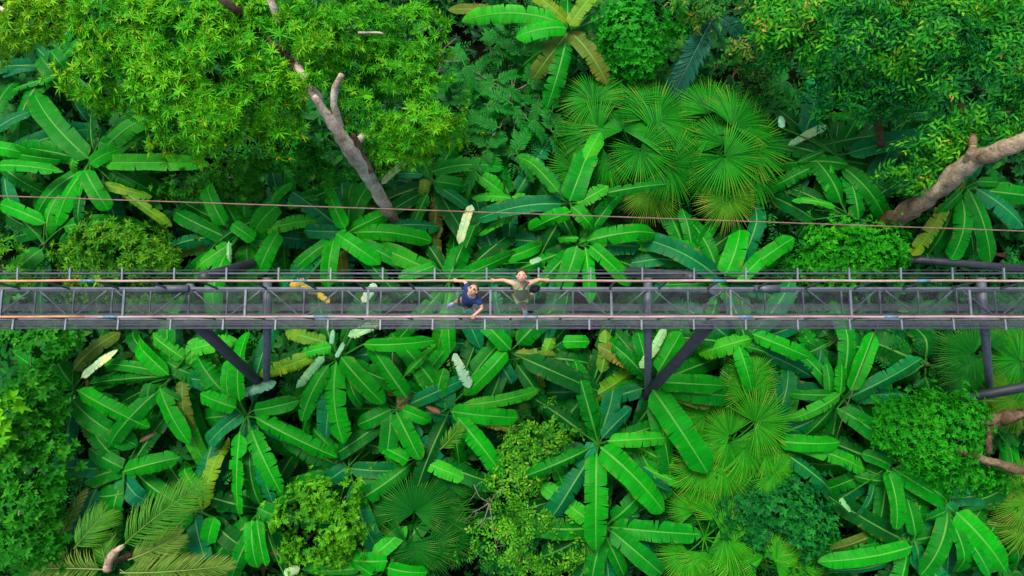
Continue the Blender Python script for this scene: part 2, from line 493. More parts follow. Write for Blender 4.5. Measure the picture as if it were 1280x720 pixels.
def leaf_mesh(C, B, T, w, rag, r, rise=.14, roll=None):
    C, B, T = Vector(C), Vector(B), Vector(T)
    hor = Vector((T.x - B.x, T.y - B.y, 0)); L = max(hor.length, .2)
    hd = hor.normalized(); perp = Vector((-hd.y, hd.x, 0))
    mid = (B + T) / 2 + perp * L * r.uniform(-.07, .07) + Vector((0, 0, 1)) * L * rise * 2 * r.uniform(.6, 1.4)
    roll = r.gauss(0, .28) if roll is None else roll
    V, Fc, UV, MI = [], [], [], []
    kink = r.uniform(.4, 1.2) if r.random() < (.1 + .08 * rag) else 0
    ks = r.uniform(.5, .75)

    def frame(s):
        c = B * (1 - s) ** 2 + mid * (2 * s * (1 - s)) + T * s * s
        t = ((mid - B) * (2 * (1 - s)) + (T - mid) * (2 * s))
        if s > ks:
            c = c - Vector((0, 0, kink * L * (s - ks) ** 1.3)); t = t - Vector((0, 0, kink * L * 1.3 * (s - ks) ** .3))
        t = t.normalized()
        sd = Vector((0, 0, 1)).cross(t).normalized()
        nn = t.cross(sd)
        rr = roll * (.4 + s)
        return c, t, sd * math.cos(rr) + nn * math.sin(rr), nn * math.cos(rr) - sd * math.sin(rr)

    blunt = r.uniform(.07, .2)
    vk = r.uniform(-.34, .40); pw = r.uniform(.45, .7); tk = r.uniform(.06, .16)
    ph = r.uniform(0, 9); wob = r.uniform(.01, .06)

    def hw(s):
        a = min(1, max(s, 0) / tk) ** .6
        b = min(1, max(1 - s, 0) / blunt) ** pw
        return w / 2 * a * b * (.93 + .07 * math.sin(math.pi * s)) * (1 + wob * math.sin(s * L * 5 + ph))

    VS = (0.0, .4, .75, 1.0)
    ntear = {0: r.randint(1, 7), 1: r.randint(6, 14), 2: r.randint(13, 22), 3: r.randint(20, 30)}[rag]
    shr = {0: .05, 1: .16, 2: .27, 3: .38}[rag]
    for sg in (-1, 1):
        cl = [r.uniform(.15, .95) for _ in range(2)]
        cuts = [0] + sorted(min(.98, max(.1, r.uniform(.12, .97) if r.random() < .55 else r.gauss(r.choice(cl), .06))) for _ in range(ntear)) + [1]
        cuts = [c for i, c in enumerate(cuts) if i == 0 or c - cuts[i - 1] > .015]
        cuts[-1] = 1
        for a, b in zip(cuts, cuts[1:]):
            m = max(1, round((b - a) * 26))
            ms = (a + b) / 2 + r.uniform(-.3, .3) * (b - a)
            sh = shr * min(1.9, r.expovariate(1.0) + .1)
            dr = r.uniform(0, .5) * (.12 + .3 * rag)
            wk = r.uniform(.95 - .08 * rag, 1.0)
            i0 = len(V)
            for i in range(m + 1):
                s = a + (b - a) * i / m
                for v in VS:
                    s2 = s + (ms - s) * sh * v * v
                    s2 = min(1, max(0, s2 + .03 * v * (1 - s)))
                    c, t, sd, nn = frame(s2)
                    h = hw(s if v < .5 else s2) * (1 if v < .9 else wk)
                    if v > 0: h = max(h, .004)
                    z = h * (vk * v - (.10 + dr) * v * v) + .022 * w * math.sin(7 * s2 * L + ph + sg) * v
                    V.append(c + sd * (sg * v * h) + nn * z)
                    UV.append((s2 * L, sg * v))
            nv = len(VS)
            for i in range(m):
                for k in range(nv - 1):
                    q = i0 + i * nv + k
                    fc = (q, q + nv, q + nv + 1, q + 1)
                    Fc.append(fc if sg < 0 else fc[::-1]); MI.append(0)
    # midrib
    i0 = len(V); ns = 14
    for i in range(ns + 1):
        s = i / ns * .97
        c, t, sd, nn = frame(s)
        wm = (.021 * (1 - s) + .007) * (.6 + w)
        for a, h in ((-1, .004), (0, .004 + wm * .6), (1, .004)):
            V.append(c + sd * (a * wm) + nn * h); UV.append((s * L, 0))
    for i in range(ns):
        for k in range(2):
            q = i0 + i * 3 + k
            Fc.append((q, q + 1, q + 4, q + 3)[::-1]); MI.append(1)
    # petiole
    if (B - C).length > .05:
        i0 = len(V); n = 5
        mm = (C + B) / 2 + Vector((0, 0, .12 * (B - C).length))
        for i in range(6):
            s = i / 5
            c = C * (1 - s) ** 2 + mm * (2 * s * (1 - s)) + B * s * s
            t = (B - C).normalized()
            sd = Vector((0, 0, 1)).cross(t)
            sd = sd.normalized() if sd.length > 1e-3 else Vector((1, 0, 0))
            nn = t.cross(sd)
            rr = lerp(.04, .024, s) * (.6 + w * .8)
            for k in range(n):
                a = 2 * math.pi * k / n
                V.append(c + (sd * math.cos(a) + nn * math.sin(a)) * rr); UV.append((0, 0))
        for i in range(5):
            for k in range(n):
                a = i0 + i * n + k; b = i0 + i * n + (k + 1) % n
                Fc.append((a, b, b + n, a + n)); MI.append(2)
    return mesh_from('leaf', V, Fc, UV, MI)


# centre px, crown height, label, number of further leaves below the catalogued ones
PLANTS = [
    (113, 200, 3.9, 'broad banana plant below the left edge of the big light green tree crown', 6),
    (303, 290, 3.9, 'banana plant spreading over the dark raking leg left of the pale trunk', 5),
    (434, 291, 4.3, 'star shaped banana plant at the foot of the pale leaning trunk', 5),
    (350, 262, 3.7, 'banana plant of ragged leaves between the light shrub and the star shaped plant', 3),
    (723, 306, 4.3, 'large banana plant above the walkway right of the person in the olive tank top', 6),
    (906, 352, 4.0, 'banana plant with two bright leaves slanting up beside the walkway, under the right fan palm', 4),
    (711, 36, 4.6, 'banana plant with olive yellow and light green leaves at the top edge', 2),
    (563, 350, 4.2, 'banana plant with one long folded pale leaf behind the person in blue', 4),
    (622, 330, 3.7, 'dark banana plant just behind the space between the two people', 3),
    (1045, 195, 3.4, 'dark bluish banana plant in the shade of the right hand tree', 5),
    (1207, 235, 3.6, 'banana plant fanning its leaves downward under the grey leaning trunk', 4),
    (1125, 165, 3.2, 'shaded banana plant between the thin brown stem and the right tree crown', 4),
    (-14, 195, 3.8, 'banana plant cut by the left edge level with the tall light tree', 3),
    (421, 450, 4.5, 'large banana plant with bright leaves and pale folded leaf tips beside the left walkway post', 5),
    (497, 512, 4.2, 'banana plant with a dried pinkish leaf at its heart below the people', 5),
    (563, 508, 4.0, 'banana plant with one hanging pale leaf and wide leaves reaching right', 4),
    (214, 471, 4.0, 'banana plant beside the left thick raking leg, many overlapping mid green leaves', 5),
    (92, 490, 3.7, 'banana plant with one long deep green leaf next to the left shrub', 4),
    (308, 520, 4.0, 'banana plant with long tattered hanging leaves below the left raking leg', 4),
    (156, 588, 3.5, 'dark banana plant of broad leaves above the feather palm', 5),
    (252, 640, 3.3, 'dark banana plant right of the feather palm fronds', 4),
    (749, 556, 4.4, 'banana plant with a long straight ragged leaf pointing to the bottom edge', 4),
    (755, 662, 3.7, 'banana plant with long clean leaves at the bottom edge right of the viny thicket', 4),
    (818, 482, 4.4, 'banana plant with two very large bright leaves at the foot of the middle raking leg', 4),
    (930, 430, 4.0, 'banana plant with a light ragged leaf below the walkway right of the middle leg', 4),
    (1055, 498, 4.1, 'banana plant crossed by the thin hanging vine', 4),
    (972, 548, 4.0, 'banana plant with a smooth horizontal leaf right of the lower fan palm', 4),
    (1113, 582, 3.9, 'banana plant of long deep green leaves below the bright mossy crown', 5),
    (1186, 638, 4.0, 'tall banana plant with a long bright leaf at the lower right', 5),
    (1139, 680, 3.7, 'banana plant with one long horizontal leaf at the bottom right', 4),
    (434, 586, 3.6, 'bluish banana plant right of the lime green bush', 4),
    (525, 572, 3.8, 'banana plant above the small fan palm at the bottom', 3),
    (700, 625, 3.4, 'banana plant half grown over by the viny thicket', 3),
    (676, 446, 3.4, 'tattered brownish banana plant under the walkway right of the olive tank top person', 3),
    (738, 490, 3.9, 'banana plant with a yellow green ragged leaf left of the middle post', 3),
    (480, 712, 3.7, 'banana plant cut by the bottom edge beside the lime green bush', 4),
    (640, 248, 3.7, 'light green banana plant left of the upright single leaf', 3),
    (540, 226, 3.5, 'banana plant in shade below the lower right lobe of the light tree', 4),
    (862, 318, 3.6, 'banana plant with narrow leaves between the two fan palms and the walkway', 3),
    (1062, 268, 3.4, 'dark banana plant behind the low bright green vine mound', 3),
    (54, 305, 3.5, 'banana plant left of the yellow green bush by the walkway', 4),
    (636, 440, 4.1, 'banana plant with bright leaves under the walkway by the people', 3),
    (325, 640, 3.7, 'banana plant left of the lime green bush', 3),
    (790, 545, 3.6, 'banana plant with a light horizontal leaf beside the middle foot', 3),
    (1260, 640, 3.3, 'dark banana plant at the right edge below the mossy branch', 4),
    (955, 600, 3.6, 'narrow banana plant growing through the dark blue green bush', 2),
    (712, 252, 4.9, 'young banana plant with one large upright leaf in front of the left fan palm', 1),
    (1160, 455, 3.3, 'broad leaved dark plant with rounded leaves below the walkway', 5),
    (1045, 425, 3.1, 'low dark plant with rounded leaves right of the bent light leaf', 5),
    (60, 80, 3.3, 'shaded banana plant between the two light tree crowns at the left', 4),
]

LEAVES = '''
110 197 43 117 30 g0;0 137 37 140 20 u0;0 117 80 110 14 g3;0 177 30 190 22 b0;20 185 77 200 25 b1;90 178 87 220 18 l3;13 222 80 215 20 b1
118 213 150 187 20 b0;133 160 160 190 22 g0;187 157 163 188 22 g0;113 160 125 190 18 d0;262 205 150 207 24 l0;70 53 82 88 20 g0;43 63 80 107 30 g0
0 90 27 80 22 u0;117 225 98 245 20 b0;0 255 64 259 20 b0;103 227 70 283 26 b0;108 228 136 263 26 b0;105 268 168 276 20 g0;139 255 190 246 15 y1
165 252 215 283 14 y1;17 297 53 276 20 d0;33 315 64 328 18 d0;8 268 30 275 20 d0;283 310 211 261 23 g0;268 278 255 225 23 b0;297 280 278 247 20 g0
285 275 318 300 20 b0;283 318 233 345 24 l1;275 310 217 320 18 o1;287 327 286 302 7 p1;272 345 264 408 22 b0;433 285 407 222 27 b0;437 275 438 225 20 g0
440 290 490 264 22 b0;452 293 540 302 25 b0;430 288 380 288 22 u0;412 296 476 330 24 b0;458 310 506 332 20 g0;408 310 410 360 22 b0;397 310 360 345 18 g0
420 318 430 345 16 o0;400 275 325 300 20 l2;350 255 318 290 26 b0;367 256 400 249 14 l3;365 228 330 255 18 b0;320 308 350 303 16 g0;352 318 322 345 24 b0
497 347 527 319 17 b0;587 260 548 236 18 u0;553 258 542 330 23 o3;525 248 525 280 14 d0;538 245 543 278 12 d0;560 348 579 306 31 g0;574 305 590 256 12 p1
640 290 598 293 18 l1;640 252 590 247 18 l2;587 345 645 315 22 b0;618 332 595 325 18 d0;575 277 605 320 22 d0;453 378 470 355 12 p0;376 356 396 366 13 Y3;382 352 362 357 12 Y3;396 366 412 378 9 Y3;440 543 456 560 9 r3;452 556 438 566 8 r3;532 508 550 516 9 r3;604 572 616 580 8 r3;636 590 648 604 8 r3;672 206 690 238 7 r2;862 540 880 548 8 r3;336 690 360 694 8 r3
640 247 698 258 22 l2;712 252 736 188 34 g0;728 258 760 232 22 l2;752 275 780 238 20 g1;787 236 835 230 17 g2;715 278 662 285 22 b1;716 267 742 286 22 b1
742 300 823 289 27 b1;785 300 880 314 23 b1;723 292 697 297 13 l3;748 312 788 357 23 b0;780 322 860 340 22 g2;745 297 725 303 10 l0;678 305 640 320 20 b0
715 312 680 325 24 d0;718 312 700 362 26 b0;738 315 737 380 18 b0;662 328 676 322 9 p2;865 305 852 260 18 g0;880 310 897 265 22 g0;903 340 925 287 29 b0
893 315 926 283 20 d0;937 315 950 240 24 u2;930 350 960 312 22 b0;935 345 993 297 24 b0;985 278 963 245 24 d0;985 255 997 297 18 d0;1055 275 1000 258 20 d0
1083 280 1058 215 28 g2;1040 232 1030 260 18 d0;1027 252 992 249 11 l1;1195 245 1170 270 18 g0;1163 268 1140 320 22 y2;1196 262 1188 325 24 g1;1207 240 1238 330 24 g0
1230 237 1280 285 29 u1;1020 92 975 145 28 u0;977 160 977 145 10 p1;985 182 1033 157 12 p1;1048 152 1045 178 18 d0;1072 215 967 207 22 g0;997 203 1020 183 12 g0
1068 187 1125 178 20 g0;1080 177 1103 140 22 d0;1110 160 1147 147 20 d0;1147 123 1165 145 25 u0;1048 178 1058 200 18 u0;1033 213 1032 240 14 l2;1230 222 1255 228 15 g0
700 30 577 27 25 l1;704 42 645 47 26 b1;712 42 665 100 27 o1;713 40 760 107 25 o2;712 33 742 -8 22 y1;708 26 665 -8 20 y2;615 10 560 12 18 o1
685 232 647 190 20 l2;540 206 630 210 21 g0;547 230 580 233 22 g0;510 200 477 230 10 p3;527 222 530 245 18 o1;497 217 520 213 14 u0
147 437 102 472 14 p1;212 467 160 417 24 b0;205 437 252 472 24 g1;185 415 245 430 20 l2;150 415 90 442 22 o1;190 460 130 455 16 g0;207 470 110 480 18 g3
110 485 187 535 22 b1;92 507 172 557 27 g0;170 485 185 510 18 g0;192 497 237 555 24 b0;190 502 225 501 14 g2;240 475 242 550 22 o2;290 500 250 492 24 b1
302 512 260 555 22 u0;290 447 272 482 18 b1;298 485 310 415 32 b0;262 445 248 422 22 l1;265 410 297 425 22 l2;308 525 318 560 20 u1;175 552 200 540 6 r2
400 412 357 415 24 y2;377 440 325 470 24 y3;377 442 412 420 18 l2;414 430 417 412 6 p0;420 447 430 428 7 p1;405 445 370 485 12 p3;345 477 300 492 14 p2
435 420 475 402 14 p1;485 415 545 425 20 b0;520 485 460 427 28 b1;432 443 480 505 30 b0;422 455 430 555 31 b1;405 462 377 527 24 b1;375 500 325 507 20 g0
332 522 422 572 25 b2;447 480 450 508 16 g0;387 530 415 550 16 g0;495 480 470 450 18 o0;507 482 504 513 20 r3;483 512 445 532 22 g0;482 520 483 570 24 g0
495 518 525 575 28 b0;510 512 537 527 20 b0;515 462 532 490 12 l1;535 480 555 460 22 b0;550 512 558 475 26 u0;567 442 587 485 16 p1;553 412 562 442 20 b0
580 495 632 438 23 b0;590 505 675 487 19 l1;565 520 648 522 25 b0;590 538 650 540 14 o3;512 437 545 430 14 l3;580 533 630 597 25 b1;602 400 640 435 22 b0
615 467 640 480 22 u0;692 412 685 440 18 y1;650 442 695 445 14 o3;672 450 672 497 24 o3;705 422 742 460 20 d1;702 442 727 485 18 d1;725 412 737 427 18 b0
757 412 762 447 20 y1;747 432 790 442 24 o2;797 415 800 450 22 g0;710 517 790 465 30 y3;735 497 745 550 22 g0;760 490 792 493 18 d0;800 460 832 410 13 p3
825 450 852 415 24 b0;825 474 905 482 28 b0;877 442 947 417 25 l2;912 435 940 490 22 b1;932 437 960 442 14 g3;812 490 885 592 34 b0;767 547 838 547 22 l1
790 510 755 540 18 u0;847 492 890 507 20 o1;945 408 1012 447 24 b1;1012 447 1015 470 15 u0;965 507 985 460 22 u0;1022 485 1033 455 14 g0;1043 487 1052 455 20 b1
1065 480 1092 415 24 b0;1062 497 1153 447 23 u1;987 525 1042 487 17 l1;985 492 1025 490 15 g0;1035 520 1115 560 26 g0;968 553 1050 553 22 b0;1145 440 1160 410 30 d0
1172 462 1190 485 26 d0;1050 440 1042 412 24 d0;1030 440 1020 425 18 d0;112 560 155 582 24 g0;155 582 105 603 24 g0;160 590 225 572 24 b1;258 600 225 577 20 b1
152 605 180 627 26 u0;155 640 122 620 28 g0;95 690 90 630 24 u0;102 562 102 585 15 d0;280 548 255 633 24 y2;297 555 300 660 31 b2;287 650 260 678 22 b0
235 647 257 700 24 u0;232 640 212 668 22 g0;310 657 322 710 22 b1;322 552 352 617 30 b2;435 582 407 603 22 u0;442 585 515 587 20 u0;457 602 503 632 21 g0
480 560 500 577 20 b1;527 577 580 598 20 l1;508 657 455 678 22 l0;383 605 355 620 20 g0;322 630 347 645 24 g0;323 655 332 708 20 b0;435 700 490 690 24 b0
490 705 535 715 22 b0;430 707 377 712 20 l1;355 718 375 710 12 p0;445 705 455 720 20 b0;742 575 745 690 31 b1;745 690 740 725 26 g0;730 572 737 552 20 u0
750 560 830 640 33 b0;732 650 675 605 22 l1;685 667 710 632 22 l1;732 660 702 657 22 d0;695 585 715 602 20 g1;655 605 685 585 12 g2;770 657 877 668 27 g1
770 663 828 718 27 g0;760 680 780 720 22 g0;800 568 848 588 16 l3;815 615 860 605 16 l2;785 625 800 645 20 u0;945 602 950 650 18 b0;997 568 1085 580 20 u1
982 577 1052 625 24 u1;1050 623 1064 639 8 p1;1077 567 1112 582 20 g0;1115 575 1175 580 16 d0;1067 595 1107 617 17 g1;1100 590 1120 662 23 b0;1115 587 1182 625 29 g0
1130 612 1147 660 22 g0;1123 630 1125 668 14 d0;1180 625 1195 642 18 u0;1197 640 1257 715 31 b0;1180 642 1150 720 24 g0;1157 650 1175 640 20 g1;1147 670 1147 710 16 u1
1185 657 1205 720 22 g1;1205 680 1237 720 20 g1;1133 682 1022 702 23 b0;1090 718 1035 712 16 u0;1070 655 1037 687 18 o0;1080 650 1090 680 20 d0;1077 622 1070 647 14 u0
1192 610 1247 620 24 u0;1235 610 1280 615 18 d0;1235 655 1267 675 20 d0;85 100 60 60 22 d0;100 110 75 90 18 d0
'''


def build_bananas():
    roots = []
    for (px, py, z, label, nf) in PLANTS:
        b = P(px, py, z)
        base = Vector((b.x + rng.uniform(-.15, .15), b.y + rng.uniform(-.15, .15), 0))
        if 'rounded leaves' in label: nm, cat = 'broadleaf_plant', 'plant'
        else: nm, cat = 'banana_plant', 'banana plant'
        t = thing(nm, label, cat, base, 'broad leaved plants around the walkway')
        mb = MB().tube(spline([base - Vector((0, 0, .2)), lerp(base, b, .5), b]), [lerp(.15, .07, i / 12) for i in range(13)], 8, rough=.2)
        obj('stem', mb.me('stem'), M['stem'], t)
        roots.append((t, b, z, px, py, nf, [0]))
    items = []
    for tok in LEAVES.replace('\n', ';').split(';'):
        p = tok.split()
        if len(p) == 6: items.append((*[float(x) for x in p[:5]], p[5][0], int(p[5][1])))
    for (x0, y0, x1, y1, w, c, rag) in items:
        best = None
        for k, rt in enumerate(roots):
            for e, (x, y) in enumerate(((x0, y0), (x1, y1))):
                d = math.hypot(rt[3] - x, rt[4] - y) + (8 if e else 0)
                if best is None or d < best[0]: best = (d, k, e)
        d, k, e = best
        if e: x0, y0, x1, y1 = x1, y1, x0, y0
        t, C, z, px, py, nf, cnt = roots[k]
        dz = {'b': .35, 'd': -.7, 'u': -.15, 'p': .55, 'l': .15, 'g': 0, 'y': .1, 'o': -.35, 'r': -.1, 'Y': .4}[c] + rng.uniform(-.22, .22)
        zb = z + dz * .8 + .1
        Lm = math.hypot(x1 - x0, y1 - y0) / ppm(z)
        zt = zb + rng.uniform(-.22, .04) * Lm
        B = P(x0, y0, zb); T = P(x1, y1, zt)
        wm = w / ppm(zb) * (1.0 if c == 'p' else rng.uniform(.86, 1.02))
        if c == 'p': rag = rng.choice((1, 2, 2))
        Cc = C + Vector((rng.uniform(-.04, .04), rng.uniform(-.04, .04), -.05))
        if c not in 'prY': B = lerp(B, Vector((C.x, C.y, zb)), .45)
        me = leaf_mesh(Cc, B, T, wm, rag, rng, rise=.06 if c == 'p' else .11)
        o = obj('leaf', me, BAN, t)
        k1 = rng.uniform(.8, 1.2); base = CLS[c]
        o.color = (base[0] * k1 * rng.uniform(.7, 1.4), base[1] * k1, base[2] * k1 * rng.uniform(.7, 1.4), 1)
        lab = {'Y': 'bright yellow dying leaf', 'p': 'leaf turned over to its pale underside', 'r': 'dried brown leaf', 'y': 'yellow green leaf', 'o': 'olive brown fading leaf'}.get(c)
        if lab: o['label'] = lab
        cnt[0] += 1
    # further leaves lower down in each clump
    for (t, C, z, px, py, nf, cnt) in roots:
        a0 = rng.uniform(0, 6.28)
        round_ = t.name.startswith('broadleaf')
        nf = nf * 2 + (7 if px > 1000 and py > 560 else 3)
        for i in range(nf):
            a = a0 + 2.4 * i + rng.uniform(-.3, .3)
            L = rng.uniform(1.9, 3.1) * (.5 if round_ else 1)
            dn = lerp(.15, 2.0, i / nf) * rng.uniform(.8, 1.2)
            hd = Vector((math.cos(a), math.sin(a), 0))
            B = C + hd * rng.uniform(.2, .5) + Vector((0, 0, -dn * .5))
            T = B + hd * L + Vector((0, 0, -dn * rng.uniform(.5, 1.2)))
            me = leaf_mesh(C - Vector((0, 0, .2)), B, T, (L * .75 if round_ else rng.uniform(.52, .8)), rng.choice((0, 0, 1, 1, 2, 3)), rng, rise=.16)
            o = obj('leaf', me, BAN, t)
            base = CLS['d' if round_ else rng.choice('ggggddduul')]; k1 = rng.uniform(.75, 1.15)  # lower banana leaves lean to darker greens, deep shade put into their colour
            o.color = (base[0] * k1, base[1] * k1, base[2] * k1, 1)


build_bananas()

# ------------------------------------------------------------------ fan palms
def fan_mesh(H, az, Rr, r, C, spread=150, tilt=.2, nseg=60):
    """one fan frond: pleated blade split into narrow tips, hub H, pointing along azimuth az (deg, picture plane), stalk from C"""
    V, Fc, UV, MI = [], [], [], []
    H = Vector(H)
    ca, sa = math.cos(R(az)), math.sin(R(az))
    fx = Vector((ca, sa, -tilt)).normalized()
    fy = Vector((-sa, ca, 0))
    fz = fx.cross(fy)
    cup = r.uniform(.05, .30); droop = r.uniform(.06, .30)
    for i in range(nseg):
        a = R(-spread + 2 * spread * (i + .5) / nseg)
        da = R(spread) / nseg
        ln = Rr * (1 - .22 * (abs(a) / R(spread)) ** 2) * r.uniform(.86, 1.08)
        rnd = r.random()
        split = r.uniform(.42, .56)
        td = r.uniform(.5, 1.6) * droop
        tw = r.uniform(-.03, .03)

        def pt(q, off, lift):
            aa = a + off * da + tw * max(0, q - split)
            rad = ln * q
            z = cup * ln * math.sin(min(q, .7) / .7 * 1.57) * .6 - td * ln * max(0, q - .5) ** 1.6 * 1.6 + lift
            return H + fx * (rad * math.cos(aa)) + fy * (rad * math.sin(aa)) + fz * z
        i0 = len(V)
        for q, hwid in ((.03, 1.0), (split * .6, 1.0), (split, .95), (lerp(split, 1, .5), .55), (1.0, .05)):
            lift = -1.3 * da * ln * q * min(1, hwid + .2)
            V.extend([pt(q, -hwid, lift), pt(q, 0, 0), pt(q, hwid, lift)])
            UV += [(q, rnd)] * 3
        for j in range(4):
            for k in range(2):
                q = i0 + j * 3 + k
                Fc.append((q, q + 3, q + 4, q + 1)); MI.append(0)
    C = Vector(C)
    mm = (C + H) / 2 + Vector((0, 0, .18 * (H - C).length))
    i0 = len(V); n = 5
    t = (H - C).normalized(); sd = Vector((0, 0, 1)).cross(t); sd = sd.normalized() if sd.length > 1e-3 else Vector((1, 0, 0)); nn = t.cross(sd)
    for i in range(6):
        s = i / 5
        c = C * (1 - s) ** 2 + mm * (2 * s * (1 - s)) + H * s * s
        for k in range(n):
            a = 2 * math.pi * k / n
            V.append(c + (sd * math.cos(a) + nn * math.sin(a)) * lerp(.03, .018, s)); UV.append((.3, .5))
    for i in range(5):
        for k in range(n):
            a = i0 + i * n + k; b = i0 + i * n + (k + 1) % n
            Fc.append((a, b, b + n, a + n)); MI.append(0)
    return mesh_from('frond', V, Fc, UV, MI)


FANM = [fan_mat('fan_palm_frond', (.002, .10, .005), (.012, .22, .006), (.08, .24, .012)),
        fan_mat('fan_palm_frond_bright', (.008, .18, .005), (.035, .30, .006), (.13, .33, .02)),
        fan_mat('fan_palm_frond_yellowing', (.03, .18, .006), (.08, .25, .010), (.26, .27, .05)),
        fan_mat('fan_palm_frond_dark', (.002, .08, .006), (.005, .13, .006), (.05, .17, .015))]

FANS = [
    ('wide fan palm of feathery yellow tipped fronds, left one of the pair above the walkway', 788, 182, 4.6, 0,
     [(748, 168, 165, 48), (742, 128, 115, 42), (779, 163, 78, 58), (818, 148, 55, 52), (822, 172, 10, 54), (835, 205, -30, 48), (800, 188, -60, 42), (726, 212, 200, 44), (812, 236, -85, 40), (780, 130, 95, 50), (845, 185, 20, 40), (760, 195, 220, 44)]),
    ('fan palm right of the dark teal frond, paler yellow fronds drooping at its lower end', 898, 192, 4.4, 0,
     [(886, 142, 98, 46), (888, 170, 120, 46), (915, 158, 50, 50), (932, 182, 8, 50), (905, 196, -50, 46), (938, 214, -28, 44), (893, 208, -115, 42), (910, 246, -88, 38), (866, 186, 190, 40), (905, 180, 70, 44), (915, 225, -70, 42)]),
    ('bright fan palm between the big clean leaf and the dark blue green bush', 915, 552, 4.5, 1,
     [(912, 554, -75, 50), (912, 545, 140, 46), (937, 492, 85, 42), (943, 528, 25, 48), (880, 580, 235, 44), (903, 582, 270, 44), (957, 568, -15, 38), (882, 520, 155, 38), (930, 560, -30, 46), (940, 470, 60, 36), (968, 592, -30, 36)]),
    ('fan palm with a single clear fan left of the right walkway post', 1224, 448, 3.8, 3,
     [(1216, 443, 185, 46), (1212, 468, 225, 36), (1235, 430, 70, 30)]),
    ('fan palm at the right edge behind the dark raking leg', 1290, 455, 3.7, 0,
     [(1274, 450, 180, 40), (1275, 475, 205, 44), (1270, 500, 235, 44), (1278, 430, 150, 40), (1262, 488, 200, 36)]),
    ('dark green fan palm with split arching fronds at the bottom left of the viny thicket', 516, 655, 3.9, 3,
     [(540, 625, 60, 42), (518, 640, 85, 48), (545, 640, 30, 48), (545, 655, -5, 46), (530, 680, -50, 44), (510, 680, -110, 42), (490, 640, 120, 34), (560, 610, 80, 34), (555, 672, -25, 40)]),
    ('spiky yellowing fan palm at the bottom beside the long horizontal leaf', 880, 672, 3.9, 1,
     [(890, 640, 80, 40), (905, 650, 40, 44), (905, 672, -5, 46), (885, 690, -60, 44), (860, 690, 230, 40), (868, 640, 110, 36), (915, 690, -40, 40), (872, 712, 260, 34)]),
    ('small spiky palm at the bottom edge under the dark blue green bush', 958, 708, 3.6, 1,
     [(955, 695, 95, 38), (970, 705, 30, 36), (942, 705, 150, 36), (985, 712, 60, 40), (1000, 708, 80, 34)]),
    ('fan palm cut by the right edge at the lower right', 1296, 640, 3.7, 2,
     [(1285, 630, 150, 40), (1285, 655, 200, 42), (1290, 610, 110, 36)]),
    ('dark spiky palm at the bottom left under the leafy shrub', 55, 700, 3.5, 3,
     [(52, 692, 95, 34), (40, 700, 150, 34), (66, 700, 45, 36)]),
]


def build_fans():
    for (label, px, py, z, mi, fr) in FANS:
        c = P(px, py, z - .5); base = Vector((c.x, c.y, 0))
        t = thing('fan_palm', label, 'palm', base, 'fan palms among the broad leaves')
        obj('trunk', MB().tube([base - Vector((0, 0, .2)), lerp(base, c, .5), c], [.16, .13, .12], 9, rough=.25).me('trunk'), M['bark_brown'], t)
        big = py < 250
        for (hx, hy, az, rp) in fr:
            hz = z + rng.uniform(-.25, .25) - .25 * math.hypot(hx - px, hy - py) / 40
            H = P(hx, hy, hz)
            low = py - hy < -30
            m = FANM[2] if (mi == 0 and low and rng.random() < .8) else FANM[mi]
            obj('frond', fan_mesh(H, az + rng.uniform(-8, 8), rp * (1.28 if big else 1.08) / ppm(hz), rng, c, spread=rng.uniform(95, 140), tilt=rng.uniform(0, .45), nseg=rng.randint(50, 66)), m, t)
        for i in range(4):
            a = rng.uniform(0, 360)
            H = c + Vector((math.cos(R(a)) * .6, math.sin(R(a)) * .6, -.3))
            obj('frond', fan_mesh(H, a, rng.uniform(.7, 1.0), rng, c, spread=140, tilt=.6, nseg=32), FANM[3], t)


build_fans()

